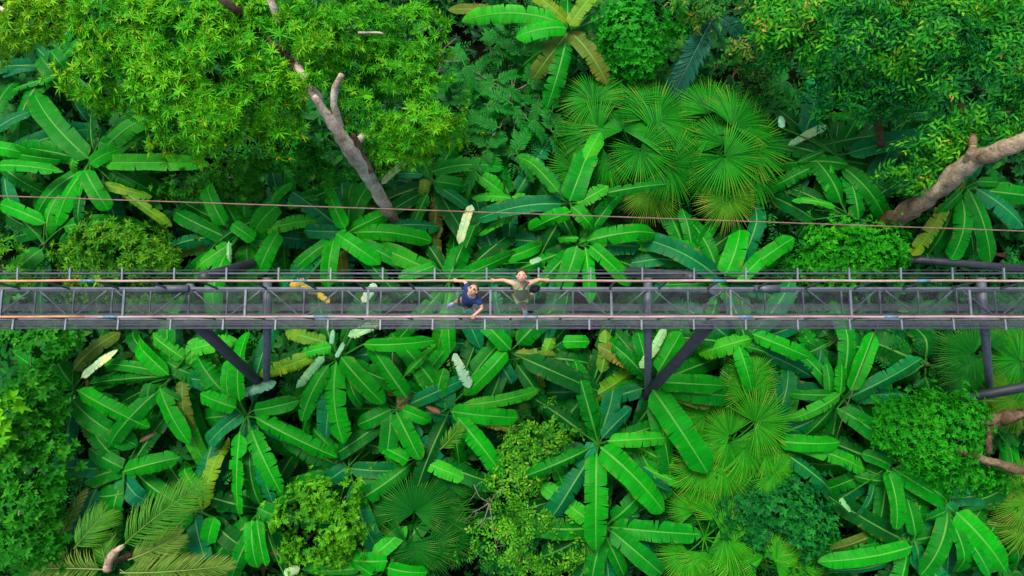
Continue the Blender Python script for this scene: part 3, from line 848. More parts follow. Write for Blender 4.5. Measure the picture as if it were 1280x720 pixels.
# ------------------------------------------------------------------ feather fronds
def feather_mesh(A, B, w, n, r, ang=55, lw=.035, arch=.15, droop=.35, fold=.0, taper=True, start=.08, both=(1, -1)):
    A, B = Vector(A), Vector(B)
    L = (B - A).length
    mid = (A + B) / 2 + Vector((0, 0, arch * L * 2)) + Vector((-(B - A).y, (B - A).x, 0)) * r.uniform(-.08, .08)
    V, Fc, UV, MI = [], [], [], []

    def fr(s):
        c = A * (1 - s) ** 2 + mid * (2 * s * (1 - s)) + B * s * s
        t = ((mid - A) * (2 * (1 - s)) + (B - mid) * (2 * s)).normalized()
        sd = Vector((0, 0, 1)).cross(t).normalized()
        return c, t, sd, t.cross(sd)
    for sg in both:
        for i in range(n):
            s = start + (1 - start) * (i + .5 + r.uniform(-.2, .2)) / n
            c, t, sd, nn = fr(min(s, 1))
            prof = (math.sin(math.pi * min(1, (.18 + .82 * s))) ** .5 if taper else 1.0)
            ln = w / 2 * max(.3, prof) * r.uniform(.88, 1.1) / max(.4, math.sin(R(ang)))
            a = R(ang * (1 - .35 * s) + r.uniform(-7, 7))
            d = (t * math.cos(a) + sd * (sg * math.sin(a)) + nn * (.25 - fold)).normalized()
            side = d.cross(nn).normalized()
            rnd = r.random(); i0 = len(V)
            for q, hw in ((0, .4), (.35, 1.0), (.7, .8), (1, .05)):
                p = c + d * (ln * q) - Vector((0, 0, 1)) * (droop * ln * q * q * r.uniform(.8, 1.2))
                V.extend([p - side * (lw * hw), p + nn * (-lw * .25), p + side * (lw * hw)])
                UV += [(q * .75 + .15 * s, rnd)] * 3
            for j in range(3):
                for k in range(2):
                    q = i0 + j * 3 + k
                    Fc.append((q, q + 3, q + 4, q + 1)); MI.append(0)
    i0 = len(V); k_ = 5; ns = 10
    for i in range(ns + 1):
        s = i / ns
        c, t, sd, nn = fr(s)
        for k in range(k_):
            a = 2 * math.pi * k / k_
            V.append(c + (sd * math.cos(a) + nn * math.sin(a)) * lerp(.026, .006, s) * (lw / .035) ** .5); UV.append((.8, .9))
    for i in range(ns):
        for k in range(k_):
            a = i0 + i * k_ + k; b = i0 + i * k_ + (k + 1) % k_
            Fc.append((a, b, b + k_, a + k_)); MI.append(0)
    return mesh_from('frond', V, Fc, UV, MI)


FEA = fan_mat('feather_palm_frond', (.025, .15, .008), (.06, .23, .012), (.16, .29, .04))
FEA2 = fan_mat('feather_palm_dry_frond', (.07, .17, .015), (.14, .24, .03), (.32, .35, .12))
TEAL = fan_mat('teal_frond', (0.0040, 0.0600, 0.0300), (0.0060, 0.0850, 0.0450), (0.0300, 0.1700, 0.1000))
PINN = fan_mat('pinnate_leaf', (.003, .12, .010), (.006, .18, .012), (.03, .22, .012))


def build_feathers():
    z = 4.4
    c = P(140, 704, z); base = Vector((c.x, c.y, 0))
    t = thing('feather_palm', 'feather palm with long yellow green fronds at the bottom left', 'palm', base)
    obj('trunk', MB().tube([base - Vector((0, 0, .2)), lerp(base, c, .6), c], [.15, .12, .10], 9, rough=.25).me('trunk'), M['bark_brown'], t)
    obj('sheath', MB().tube(spline([P(134, 712, z + .1), P(140, 694, z + .25), P(155, 682, z + .3)], 4), [.15, .15, .14, .13, .12, .11, .10, .08, .06], 8, rough=.2).me('sheath'), M['bark'], t)
    for (x0, y0, x1, y1, w, zz, mt, nl) in [(150, 686, 254, 606, 66, .5, FEA, 40), (160, 700, 226, 668, 44, .2, FEA2, 30), (92, 686, 132, 640, 50, .2, FEA, 30),
                                            (135, 715, 122, 655, 40, -.1, FEA, 28), (135, 712, 30, 712, 50, .1, FEA2, 34), (150, 716, 290, 706, 46, .2, FEA2, 44), (70, 690, 108, 612, 22, -.3, FEA2, 22), (150, 712, 210, 740, 46, .1, FEA, 30)]:
        A = P(x0, y0, z + zz); B = P(x1, y1, z + zz - .35)
        obj('frond', feather_mesh(A, B, w / ppm(z), int(nl * 1.7), rng, ang=56, lw=.016, arch=.07, droop=.55), mt, t)
    c = P(868, 72, 2.9); base = Vector((c.x, c.y, 0))
    t = thing('feather_palm', 'dark teal plant with one thick folded frond behind the fan palms', 'palm', base)
    obj('trunk', MB().tube([base - Vector((0, 0, .2)), P(893, 22, 3.6)], [.14, .08], 8, rough=.2).me('trunk'), M['bark_brown'], t)
    obj('frond', feather_mesh(P(893, 20, 4.0), P(842, 118, 3.7), 38 / ppm(3.7), 30, rng, ang=58, lw=.085, arch=.09, droop=.25, taper=False), TEAL, t)
    obj('frond', feather_mesh(P(897, 22, 3.6), P(935, 60, 3.1), 28 / ppm(3.5), 20, rng, ang=60, lw=.05, arch=.1, droop=.2), TEAL, t)
    c = P(572, 540, 3.7); base = Vector((c.x, c.y, 0))
    t = thing('feather_palm', 'lime green young palm leaf rising among the wide leaves below the people', 'palm', base)
    obj('stem', MB().tube([base - Vector((0, 0, .2)), P(553, 560, 4.3)], [.07, .03], 7).me('stem'), M['stem'], t)
    obj('frond', feather_mesh(P(550, 562, 4.5), P(576, 532, 4.8), 24 / ppm(4.6), 16, rng, ang=42, lw=.03, arch=.08), FEA, t)
    # pinnate shrub
    c = P(640, 115, 3.0); base = Vector((c.x, c.y, 0))
    t = thing('pinnate_shrub', 'shrub of long pinnate leaves between the light tree crown and the yellowish banana plant', 'shrub', base)
    obj('stem', MB().tube([base - Vector((0, 0, .2)), lerp(base, c, .5) + Vector((.2, .1, 0)), c], [.10, .08, .05], 8, rough=.2).me('stem'), M['twig'], t)
    spots = [(612, 60), (650, 70), (590, 95), (620, 100), (660, 105), (605, 130), (640, 130), (675, 120), (590, 155), (625, 160), (660, 150), (690, 165), (610, 185), (645, 190), (580, 80), (680, 90), (640, 45), (600, 200), (690, 140)]
    for (x, y) in spots:
        for q in range(4):
            a = rng.uniform(0, 6.28) if q else math.atan2(115 - y, x - 640) + rng.uniform(-.7, .7)
            zz = rng.uniform(2.9, 4.1)
            A = P(x, y, zz); l = rng.uniform(.7, 1.25)
            B = A + Vector((math.cos(a) * l, math.sin(a) * l, -.25))
            obj('frond', feather_mesh(A, B, .52, 12, rng, ang=62, lw=.042, arch=.08, droop=.2, taper=False), PINN, t)
        obj('twig', MB().tube(spline([c, lerp(c, P(x, y, 3.4), .5) + Vector((0, 0, -.2)), P(x, y, 3.5)], 3), [.03, .027, .024, .021, .018, .015, .01], 5).me('twig'), M['twig'], t)


build_feathers()

# ------------------------------------------------------------------ trees
def limb(name, pts, rad, mat, parent, seg=8, n=14, rough=.28, seed=0):
    sp = spline(pts, seg)
    rr = []
    for i in range(len(sp)):
        x = i / seg; k = min(int(x), len(rad) - 2); rr.append(lerp(rad[k], rad[k + 1], x - k))
    return obj(name, MB().tube(sp, rr, n, rough=rough, seed=seed).me(name), mat, parent)


def tree_light():
    base = P(498, 290, 0)
    t = thing('rosette_tree', 'large light green tree of narrow leaf rosettes on a pale leaning trunk, upper left', 'tree', base)
    p1, p2, p3, p4 = P(492, 276, 3.8), P(466, 230, 6.2), P(432, 180, 8.4), P(393, 120, 9.9)
    limb('trunk', [base - Vector((0, 0, .3)), lerp(base, p1, .5) + Vector((.1, 0, 0)), p1, p2, p3, p4], [.25, .22, .185, .20, .215, .07], M['bark'], t, seed=3)
    limb('limb', [P(424, 158, 8.8), P(417, 122, 9.6), P(427, 93, 10.1)], [.12, .11, .09], M['bark'], t, n=10, seed=5)
    limb('limb', [P(462, 214, 6.9), P(450, 190, 7.6), P(441, 168, 8.2)], [.13, .12, .08], M['bark_brown'], t, n=10, seed=6)
    limb('limb', [P(400, 130, 9.2), P(378, 93, 9.2), P(362, 62, 7.6), P(345, 20, 9.5), P(334, -10, 9.9)], [.14, .13, .09, .10, .10], M['bark'], t, n=10, seed=7)
    limb('limb', [P(376, 90, 9.0), P(335, 50, 7.4), P(290, 8, 9.9), P(262, -14, 10.4)], [.12, .10, .13, .1], M['bark_brown'], t, n=10, seed=8)
    limb('limb', [P(440, 185, 7.8), P(480, 150, 5.8), P(540, 150, 5.9)], [.12, .09, .04], M['bark'], t, n=8, seed=10)
    limb('limb', [P(448, 41, 9.3), P(474, 41, 9.4), P(480, 44, 9.2)], [.035, .03, .02], M['bark'], t, n=6, seed=12)
    light = foliage_mat('rosette_leaf', [(0, (.006, .12, .006)), (.25, (.020, .23, .006)), (.55, (.052, .36, .006)), (.8, (.125, .47, .007)), (.92, (.25, .44, .012)), (1, (.46, .22, .02))], .45)
    yell = foliage_mat('rosette_leaf_yellowish', [(0, (.02, .16, .006)), (.3, (.06, .30, .006)), (.6, (.15, .45, .007)), (.85, (.30, .54, .012)), (1, (.50, .26, .02))], .45)
    av = [(p2, p3, .42), (p3, p4, .45), (P(424, 158, 8.8), P(427, 93, 10.1), .26), (p1, p2, .4), (P(380, 96, 9.2), P(372, 84, 9.0), .2), (P(343, 22, 9.5), P(334, -10, 9.9), .16), (P(300, 10, 10), P(270, -10, 10), .3), (P(448, 41, 9.3), P(478, 42, 9.3), .12)]
    L1 = [(138, 92, 56, 48, 8.8, .05), (185, 50, 82, 55, 9.2, .02), (248, 135, 72, 55, 8.9), (232, 172, 42, 26, 8.4, .08), (320, 62, 60, 55, 8.8, -.06), (305, 118, 62, 52, 8.8), (350, 160, 36, 40, 8.2, -.05), (150, 20, 60, 40, 9.2), (250, 60, 70, 60, 9.3), (270, 20, 50, 30, 9.0, -.05), (190, 110, 60, 45, 9.2, .04), (394, 100, 18, 12, 9.7), (362, 62, 30, 26, 9.0), (366, 108, 22, 18, 9.4), (325, 22, 24, 24, 9.2)]
    L2 = [(440, 36, 72, 46, 7.6), (515, 48, 42, 42, 7.3, .05), (402, 14, 50, 28, 7.8, -.05), (400, 70, 42, 40, 7.5, -.08), (488, 92, 56, 36, 7.2), (532, 146, 54, 48, 7.0, .08), (486, 158, 44, 38, 6.8), (547, 178, 32, 26, 6.6, .1), (455, 120, 36, 40, 6.9, -.08), (510, 195, 34, 20, 6.4)]
    L3 = [(372, 196, 34, 26, 6.3, -.2), (410, 200, 42, 24, 6.0, -.22), (345, 130, 40, 40, 6.2, -.2), (440, 90, 60, 60, 5.8, -.22), (390, 215, 30, 18, 5.6, -.2)]
    obj('crown', crown(L1 , 56, 11, .265, .047, seed=21, bud=.34, tint_mu=.58, gap=-.30, avoid=av), light, t, False)
    obj('crown', crown(L2, 54, 11, .24, .045, seed=22, bud=.26, tint_mu=.48, gap=-.28, avoid=av), light, t, False)
    obj('crown', crown(L3, 40, 10, .25, .05, seed=23, bud=.1, tint_mu=.38, gap=-.2, avoid=av), light, t, False)
    # the yellower tree whose crown only reaches in at the corner
    b2 = P(-30, -20, 0)
    t2 = thing('rosette_tree', 'yellower leaf rosette tree reaching in at the top left corner', 'tree', b2)
    limb('trunk', [b2 - Vector((0, 0, .3)), P(-25, -5, 4), P(-5, 10, 7.6)], [.28, .22, .12], M['bark'], t2, seed=14)
    limb('limb', [P(-5, 10, 7.5), P(30, 20, 8.4), P(60, 25, 8.6)], [.1, .07, .03], M['bark'], t2, n=8, seed=15)
    obj('crown', crown([(28, 28, 50, 40, 8.6), (5, 58, 32, 24, 8.2, .06), (70, 8, 46, 24, 8.7), (12, 5, 45, 30, 8.8, .05)], 54, 11, .265, .048, seed=24, bud=.45, tint_mu=.52, gap=-.33), yell, t2, False)


tree_light()


def tree_right():
    base = P(1085, 296, 0)
    t = thing('leaning_tree', 'tree with a thick grey brown trunk leaning out to the upper right corner', 'tree', base)
    p = [base - Vector((0, 0, .3)), P(1090, 290, 1.5), P(1118, 274, 3.6), P(1160, 246, 5.4), P(1212, 205, 7.2), P(1252, 186, 8.2), P(1310, 165, 9.0)]
    limb('trunk', p, [.38, .35, .32, .30, .28, .25, .23], M['bark_tan'], t, seed=31, n=16)
    limb('limb', [P(1206, 208, 7.0), P(1214, 194, 7.5), P(1217, 182, 7.7)], [.18, .14, .08], M['bark_tan'], t, n=10, seed=32)
    limb('limb', [P(1217, 184, 7.5), P(1205, 140, 5.8), P(1150, 60, 6.0)], [.13, .10, .05], M['bark_brown'], t, n=8, seed=33)
    limb('limb', [P(1150, 62, 5.9), P(1060, 60, 5.4), P(980, 30, 5.4)], [.07, .05, .03], M['bark_brown'], t, n=7, seed=35)
    mat = foliage_mat('small_glossy_leaf', [(0, (.002, .050, .012)), (.25, (.004, .10, .018)), (.5, (.012, .21, .010)), (.75, (.05, .33, .008)), (.92, (.15, .38, .010)), (1, (.34, .28, .03))], .4)
    av = [(P(1160, 246, 5.4), P(1212, 205, 7.2), .48), (P(1212, 205, 7.2), P(1252, 186, 8.2), .42), (P(1252, 186, 8.2), P(1310, 165, 9), .38), (P(1206, 208, 7.0), P(1221, 178, 8.0), .25), (P(1118, 274, 3.6), P(1160, 246, 5.4), .4)]
    A = [(1000, 28, 70, 42, 6.6), (1075, 58, 74, 56, 6.8, -.05), (1165, 48, 78, 62, 7.0, -.04), (1256, 78, 56, 74, 7.2, .04), (1236, 152, 46, 30, 6.9, .10), (1184, 178, 42, 32, 6.4, .10), (1140, 212, 42, 30, 5.6, .06), (1112, 106, 56, 34, 6.2, -.12), (1036, 108, 36, 30, 5.9, -.1), (1262, 10, 56, 34, 7.4, .14), (1205, 108, 56, 40, 6.9), (1090, 10, 60, 26, 7.2, .08), (1165, 218, 34, 24, 5.7, .05), (985, 60, 40, 34, 6.0, -.05), (1030, 20, 40, 25, 6.9, .12)]
    obj('crown', crown(A, 50, 7, .26, .078, mode='spray', seed=41, tint_mu=.46, tint_sd=.2, gap=-.26, avoid=av, kind='fold', depth=.5, clump=.55, gs=.9), mat, t, False)
    b2 = P(1104, 190, 0)
    t2 = thing('slender_tree', 'slender tree whose brown mottled stem shows below the right crown', 'tree', b2)
    limb('trunk', [b2 - Vector((0, 0, .3)), P(1103, 186, 3), P(1100, 170, 4.6), P(1094, 128, 6.0)], [.13, .13, .12, .10], M['bark_brown'], t2, n=10, seed=36, rough=.35)
    obj('crown', crown([(1080, 120, 40, 26, 5.8, -.05), (1120, 125, 34, 24, 5.9, -.05)], 55, 7, .19, .06, mode='spray', seed=42, tint_mu=.4, tint_sd=.2, gap=-.15), mat, t2, False)
    # shaded mixed shrub left of the crown
    b3 = P(925, 60, 0)
    t3 = thing('leafy_bush', 'dull green bush flecked with yellow at the top, right of the teal frond', 'shrub', b3)
    obj('stem', MB().tube([b3 - Vector((0, 0, .2)), P(925, 50, 4)], [.09, .04], 7).me('stem'), M['twig'], t3)
    dull = foliage_mat('dull_leaf', [(0, (0.0030, 0.0640, 0.0084)), (.4, (0.0090, 0.1280, 0.0112)), (.7, (0.0375, 0.1920, 0.0140)), (.88, (0.1050, 0.2048, 0.0140)), (1, (0.2500, 0.1800, 0.0300))], .5)
    obj('crown', crown([(915, 20, 48, 26, 4.6), (930, 60, 36, 34, 4.2), (945, 95, 26, 22, 3.6), (870, 10, 40, 18, 4.4)], 46, 6, .21, .075, mode='spray', seed=43, tint_mu=.5, tint_sd=.26, gap=-.18), dull, t3, False)


tree_right()


def shrub(name, label, cat, px, py, lobes, per, k, ln, wd, stops, seed, mode='rosette', stems=True, **kw):
    z = max(l[4] for l in lobes)
    base = P(px, py, 0)
    t = thing(name, label, cat, base)
    mb = MB()
    for l in lobes:
        e = P(l[0], l[1], l[4] + .1)
        mb.tube(spline([base - Vector((0, 0, .2)), lerp(base, e, .5) + Vector((.1, -.1, .1)), e], 4), [.06, .055, .05, .045, .04, .035, .03, .02, .01], 6, rough=.2)
    obj('stem', mb.me('stem'), M['twig'], t)
    obj('crown', crown(lobes, per, k, ln, wd, mode=mode, seed=seed, **kw), foliage_mat(name + '_leaf', stops), t, False)
    return t


shrub('mossy_tree', 'dense bright green bush of tiny leaves on a brown branch at the right edge', 'shrub', 1200, 550,
      [(1140, 540, 46, 42, 4.6), (1180, 548, 46, 46, 4.9, .04), (1120, 520, 30, 24, 4.4), (1205, 520, 32, 22, 4.7), (1150, 505, 40, 16, 4.5), (1205, 592, 44, 18, 4.3), (1250, 600, 30, 14, 4.1, -.05)],
      150, 6, .15, .055, [(0, (0.0030, 0.1152, 0.0028)), (.4, (0.0075, 0.2112, 0.0042)), (.7, (0.0165, 0.3008, 0.0056)), (1, (0.0600, 0.3840, 0.0140))], 51, gap=-.42, tint_mu=.5, jitter=.04)
t_ = bpy.data.objects['mossy_tree']
limb('branch', [P(1312, 506, 5.3), P(1285, 516, 5.3), P(1250, 522, 5.2), P(1222, 530, 5.15), P(1194, 525, 5.15)], [.22, .21, .19, .15, .09], M['bark_brown'], t_, n=12, seed=61, rough=.4)
limb('branch', [P(1246, 524, 5.1), P(1237, 540, 5.1), P(1236, 566, 4.9)], [.16, .13, .10], M['bark_brown'], t_, n=10, seed=62, rough=.4)
limb('branch', [P(1194, 560, 5.1), P(1235, 576, 5.1), P(1262, 584, 5.0), P(1300, 594, 5.0)], [.11, .14, .15, .16], M['bark_brown'], t_, n=10, seed=63, rough=.4)

shrub('vine_mound', 'low mound of fresh bright green vine leaves above the walkway, under the leaning trunk', 'vine', 1060, 320,
      [(1060, 318, 62, 32, 3.6), (1105, 308, 34, 24, 3.8, .04), (1010, 326, 40, 22, 3.3), (1060, 296, 40, 14, 3.7, .1), (1040, 345, 44, 16, 3.2), (1085, 335, 34, 20, 3.4)],
      130, 6, .15, .06, [(0, (0.0030, 0.1088, 0.0028)), (.4, (0.0075, 0.2048, 0.0035)), (.7, (0.0210, 0.3072, 0.0042)), (.9, (0.0750, 0.3840, 0.0070)), (1, (0.1875, 0.4096, 0.0140))], 52, gap=-.40, tint_mu=.48)
shrub('croton_bush', 'yellow green bush of slim pointed leaves behind the left end of the walkway', 'shrub', 143, 318,
      [(145, 305, 58, 26, 4.4, .05), (105, 325, 36, 24, 4.2), (180, 325, 40, 24, 4.3, .05), (145, 345, 62, 24, 4.0), (120, 370, 50, 16, 3.6, -.05), (180, 375, 30, 18, 3.6)],
      70, 8, .24, .060, [(0, (0.0090, 0.1152, 0.0042)), (.35, (0.0263, 0.1920, 0.0056)), (.65, (0.0750, 0.2816, 0.0070)), (.88, (0.1500, 0.3584, 0.0105)), (1, (0.3000, 0.1800, 0.0300))], 53, bud=.3, gap=-.28, tint_mu=.45, tint_sd=.2)
shrub('lime_bush', 'lime green rounded bush at the bottom left of centre', 'shrub', 400, 655,
      [(405, 625, 38, 26, 4.3), (385, 655, 40, 32, 4.3, .03), (425, 660, 32, 34, 4.4, .04), (400, 690, 42, 22, 4.1), (365, 685, 22, 18, 3.8, -.15), (432, 620, 20, 18, 4.2)],
      120, 7, .15, .065, [(0, (0.0112, 0.1408, 0.0042)), (.35, (0.0338, 0.2304, 0.0056)), (.65, (0.0825, 0.3328, 0.0070)), (1, (0.1500, 0.4608, 0.0140))], 54, gap=-.14, tint_mu=.5)
shrub('viny_thicket', 'loose thicket of small light green leaves and dry twigs at the bottom centre', 'shrub', 660, 620,
      [(690, 545, 34, 30, 3.9), (655, 560, 30, 26, 3.7), (640, 605, 34, 40, 3.8, .03), (670, 640, 34, 30, 3.7), (625, 680, 40, 34, 3.8), (690, 690, 44, 28, 3.8, .04), (700, 520, 30, 20, 3.5), (660, 712, 40, 14, 3.6), (655, 585, 30, 24, 3.7, .06)],
      60, 6, .17, .075, [(0, (.008, .11, .006)), (.35, (.025, .20, .008)), (.65, (.065, .31, .010)), (.9, (.15, .40, .014)), (1, (.25, .36, .04))], 55, mode='spray', gap=-.02, tint_mu=.5, tint_sd=.2)
shrub('green_bush', 'compact vivid green bush beside the yellowish banana plant at the top', 'shrub', 790, 58,
      [(785, 50, 40, 34, 4.6), (800, 75, 34, 24, 4.4), (765, 75, 26, 24, 4.3), (810, 40, 30, 26, 4.5), (780, 20, 34, 20, 4.3), (850, 25, 26, 24, 3.9, -.05)],
      110, 6, .17, .085, [(0, (0.0030, 0.1088, 0.0042)), (.4, (0.0067, 0.1920, 0.0056)), (.7, (0.0150, 0.2816, 0.0070)), (1, (0.0525, 0.3584, 0.0140))], 56, gap=-.38, tint_mu=.5)
shrub('rosette_bush', 'small mid green bush under the lower edge of the light tree', 'shrub', 300, 215,
      [(298, 212, 32, 24, 4.3), (275, 225, 22, 16, 4.0), (235, 238, 34, 16, 3.8, -.08), (315, 235, 22, 16, 3.9), (330, 205, 24, 20, 4.0, -.1)],
      70, 8, .20, .055, [(0, (0.0075, 0.1024, 0.0042)), (.4, (0.0188, 0.1792, 0.0056)), (.7, (0.0450, 0.2560, 0.0070)), (1, (0.1050, 0.3456, 0.0140))], 57, gap=-.25, tint_mu=.45)
shrub('blue_green_bush', 'dark blue green bush of fine leaves at the bottom, right of the lower fan palm', 'shrub', 965, 645,
      [(940, 640, 38, 32, 3.8), (985, 640, 42, 36, 3.9, .05), (1010, 665, 34, 30, 3.9, .2), (960, 670, 36, 24, 3.7), (1000, 612, 30, 22, 3.6), (985, 690, 46, 20, 3.6, .15)],
      70, 6, .19, .085, [(0, (0.0023, 0.0640, 0.0098)), (.4, (0.0037, 0.1088, 0.0154)), (.7, (0.0075, 0.1792, 0.0154)), (1, (0.0225, 0.2560, 0.0140))], 58, gap=-.28, tint_mu=.4)
shrub('whorled_shrub', 'tall leafy shrub of mid green whorled leaves along the left edge below the walkway', 'shrub', 30, 570,
      [(40, 438, 46, 28, 4.8), (28, 480, 50, 34, 5.0), (55, 505, 36, 30, 4.8), (20, 560, 44, 46, 5.2, .04), (55, 575, 36, 34, 4.9), (30, 630, 42, 40, 5.0), (20, 685, 44, 30, 4.8, -.05), (58, 640, 22, 26, 4.6), (70, 430, 30, 22, 4.6, .06)],
      62, 7, .22, .095, [(0, (0.0045, 0.0960, 0.0042)), (.4, (0.0105, 0.1600, 0.0056)), (.7, (0.0210, 0.2240, 0.0070)), (.88, (0.0525, 0.3072, 0.0084)), (1, (0.2100, 0.6000, 0.0140))], 59, gap=-.22, tint_mu=.5, tint_sd=.2, kind='long')
shrub('lime_tip_shrub', 'shrub with pale lime young leaves cut by the left edge', 'shrub', -8, 530,
      [(-2, 525, 16, 26, 6.4), (-10, 548, 18, 16, 6.3)], 30, 6, .36, .15,
      [(0, (0.0225, 0.2304, 0.0056)), (.5, (0.0900, 0.4224, 0.0070)), (1, (0.2100, 0.6000, 0.0140))], 60, gap=-.5, tint_mu=.55, kind='long')
shrub('light_bush', 'bright bush cut by the left edge beside the end of the walkway', 'shrub', 0, 325,
      [(2, 318, 24, 20, 4.6), (8, 345, 26, 18, 4.3)], 80, 8, .24, .065,
      [(0, (0.0150, 0.1408, 0.0042)), (.5, (0.0450, 0.2560, 0.0056)), (1, (0.1200, 0.3840, 0.0105))], 61, gap=-.3, tint_mu=.5)

# dry bare twigs right of the light crown and in the thicket
def dry_twigs(label, root, tips, seed):
    r = random.Random(seed)
    b = P(*root); base = Vector((b.x, b.y, 0))
    mb = MB()
    mb.tube(spline([base, b], 3), [.03, .028, .026, .024], 5)
    for (x, y, z) in tips:
        e = P(x, y, z)
        m = lerp(b, e, .5) + Vector((r.uniform(-.12, .12), r.uniform(-.12, .12), .1))
        mb.tube(spline([b, m, e], 4), [.022, .02, .018, .016, .015, .013, .012, .01, .008], 5, rough=.2)
        for q in range(2):
            s = lerp(m, e, r.uniform(.2, .8)); g = s + Vector((r.uniform(-.4, .4), r.uniform(-.4, .4), r.uniform(0, .2)))
            mb.tube([s, lerp(s, g, .5) + Vector((0.0300, 0.0300, 0.0200)), g], [.010, .008, .005], 4)
    o = obj_at('dry_twigs', mb.me('dry_twigs'), M['twig'], base)
    props(o, label, 'twigs')


dry_twigs('grey bare twigs between the light tree crown and the pinnate shrub', (548, 75, 4.5), [(570, 48, 5), (545, 95, 4.8), (575, 75, 4.8), (556, 30, 5)], 3)
dry_twigs('tangle of dry twigs in the gap beside the small fan palm', (612, 628, 3.9), [(592, 605, 4.2), (600, 660, 4.2), (630, 610, 4.3), (622, 690, 4.1), (590, 640, 4.2)], 4)

# ------------------------------------------------------------------ undergrowth
def undergrowth():
    r = np.random.default_rng(5)
    n = 15000
    x = r.uniform(-24, 24, n); y = r.uniform(-15, 19, n)
    z = .15 + 2.7 * r.random(n) ** 1.5
    p = np.stack([x, y, z], 1)
    nz = vnoise(p * np.array([1, 1, .1]), .35, 3.3)
    Vs, Fs, Ts = [], [], []; off = 0
    for j in range(6):
        ang = 2 * math.pi * (j + r.random(n) * .7) / 6
        d = np.stack([np.cos(ang), np.sin(ang), r.uniform(-.1, .7, n)], 1)
        ln = np.where(nz > .05, r.uniform(.35, .65, n), r.uniform(.14, .3, n))
        V, Fc, T = leaves_np(p, d, np.tile([0, 0, 1.0], (n, 1)), ln, ln * r.uniform(.3, .55, n), np.clip(.5 + nz * .5 + r.normal(size=n) * .18, 0, 1), 'long')
        Vs.append(V); Fs.append(Fc + off); Ts.append(T); off += len(V)
    o = obj('undergrowth', fast_mesh('undergrowth', np.concatenate(Vs), np.concatenate(Fs), np.concatenate(Ts)),
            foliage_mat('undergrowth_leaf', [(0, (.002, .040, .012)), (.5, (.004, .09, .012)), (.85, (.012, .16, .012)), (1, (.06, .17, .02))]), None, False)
    props(o, 'dark green low undergrowth covering the forest floor', 'undergrowth', kind='stuff')
    n = 8000
    p = np.stack([r.uniform(-22, 22, n), r.uniform(-14, 18, n), .8 + 2.5 * r.random(n)], 1)
    nz = vnoise(p, .45, 8.8)
    p = p[nz > .02]; nz = nz[nz > .02]; n = len(p)
    Vs, Fs, Ts = [], [], []; off = 0
    tw = r.normal(size=(n, 3)); tw[:, 2] = r.uniform(-.2, .4, n); tw /= np.linalg.norm(tw, axis=1, keepdims=True)
    sd = np.cross(np.tile([0, 0, 1.0], (n, 1)), tw); sd /= np.linalg.norm(sd, axis=1, keepdims=True)
    ct = .5 + vnoise(p, .5, 2.2) * .6
    for j in range(12):
        sg = 1 if j % 2 else -1
        d = tw * .55 + sd * sg + r.normal(size=(n, 3)) * .12
        ln = (.22 - .009 * j) * r.uniform(.8, 1.2, n)
        V, Fc, T = leaves_np(p + tw * (.055 * j), d, np.tile([0, 0, 1.0], (n, 1)), ln, ln * .34, np.clip(ct + r.normal(size=n) * .12, 0, 1), 'fold')
        Vs.append(V); Fs.append(Fc + off); Ts.append(T); off += len(V)
    o = obj('fern_understorey', fast_mesh('fern_understorey', np.concatenate(Vs), np.concatenate(Fs), np.concatenate(Ts)),
            foliage_mat('fern_leaf', [(0, (.002, .07, .020)), (.5, (.004, .15, .010)), (.85, (.016, .23, .010)), (1, (.08, .22, .02))]), None, False)
    props(o, 'mid green ferny leaves filling the gaps between the plants', 'ferns', kind='stuff')
    # dead leaves lying low
    n = 900
    p = np.stack([r.uniform(-24, 24, n), r.uniform(-15, 19, n), r.uniform(.1, 1.4, n)], 1)
    d = r.normal(size=(n, 3)); d[:, 2] *= .3
    ln = r.uniform(.2, .7, n)
    V, Fc, T = leaves_np(p, d, r.normal(size=(n, 3)) * .3 + np.array([0, 0, 1]), ln, ln * .3, r.random(n), 'long')
    o = obj('leaf_litter', fast_mesh('leaf_litter', V, Fc, T), foliage_mat('litter_leaf', [(0, (0.0500, 0.0250, 0.0120)), (1, (0.2200, 0.1300, 0.0700))], .8), None, False)
    props(o, 'scattered brown dead leaves on the forest floor', 'leaf litter', kind='stuff')


undergrowth()

# ------------------------------------------------------------------ walkway
ZD, ZR = 10.0, 11.1
X0, X1 = -16.5, 16.5


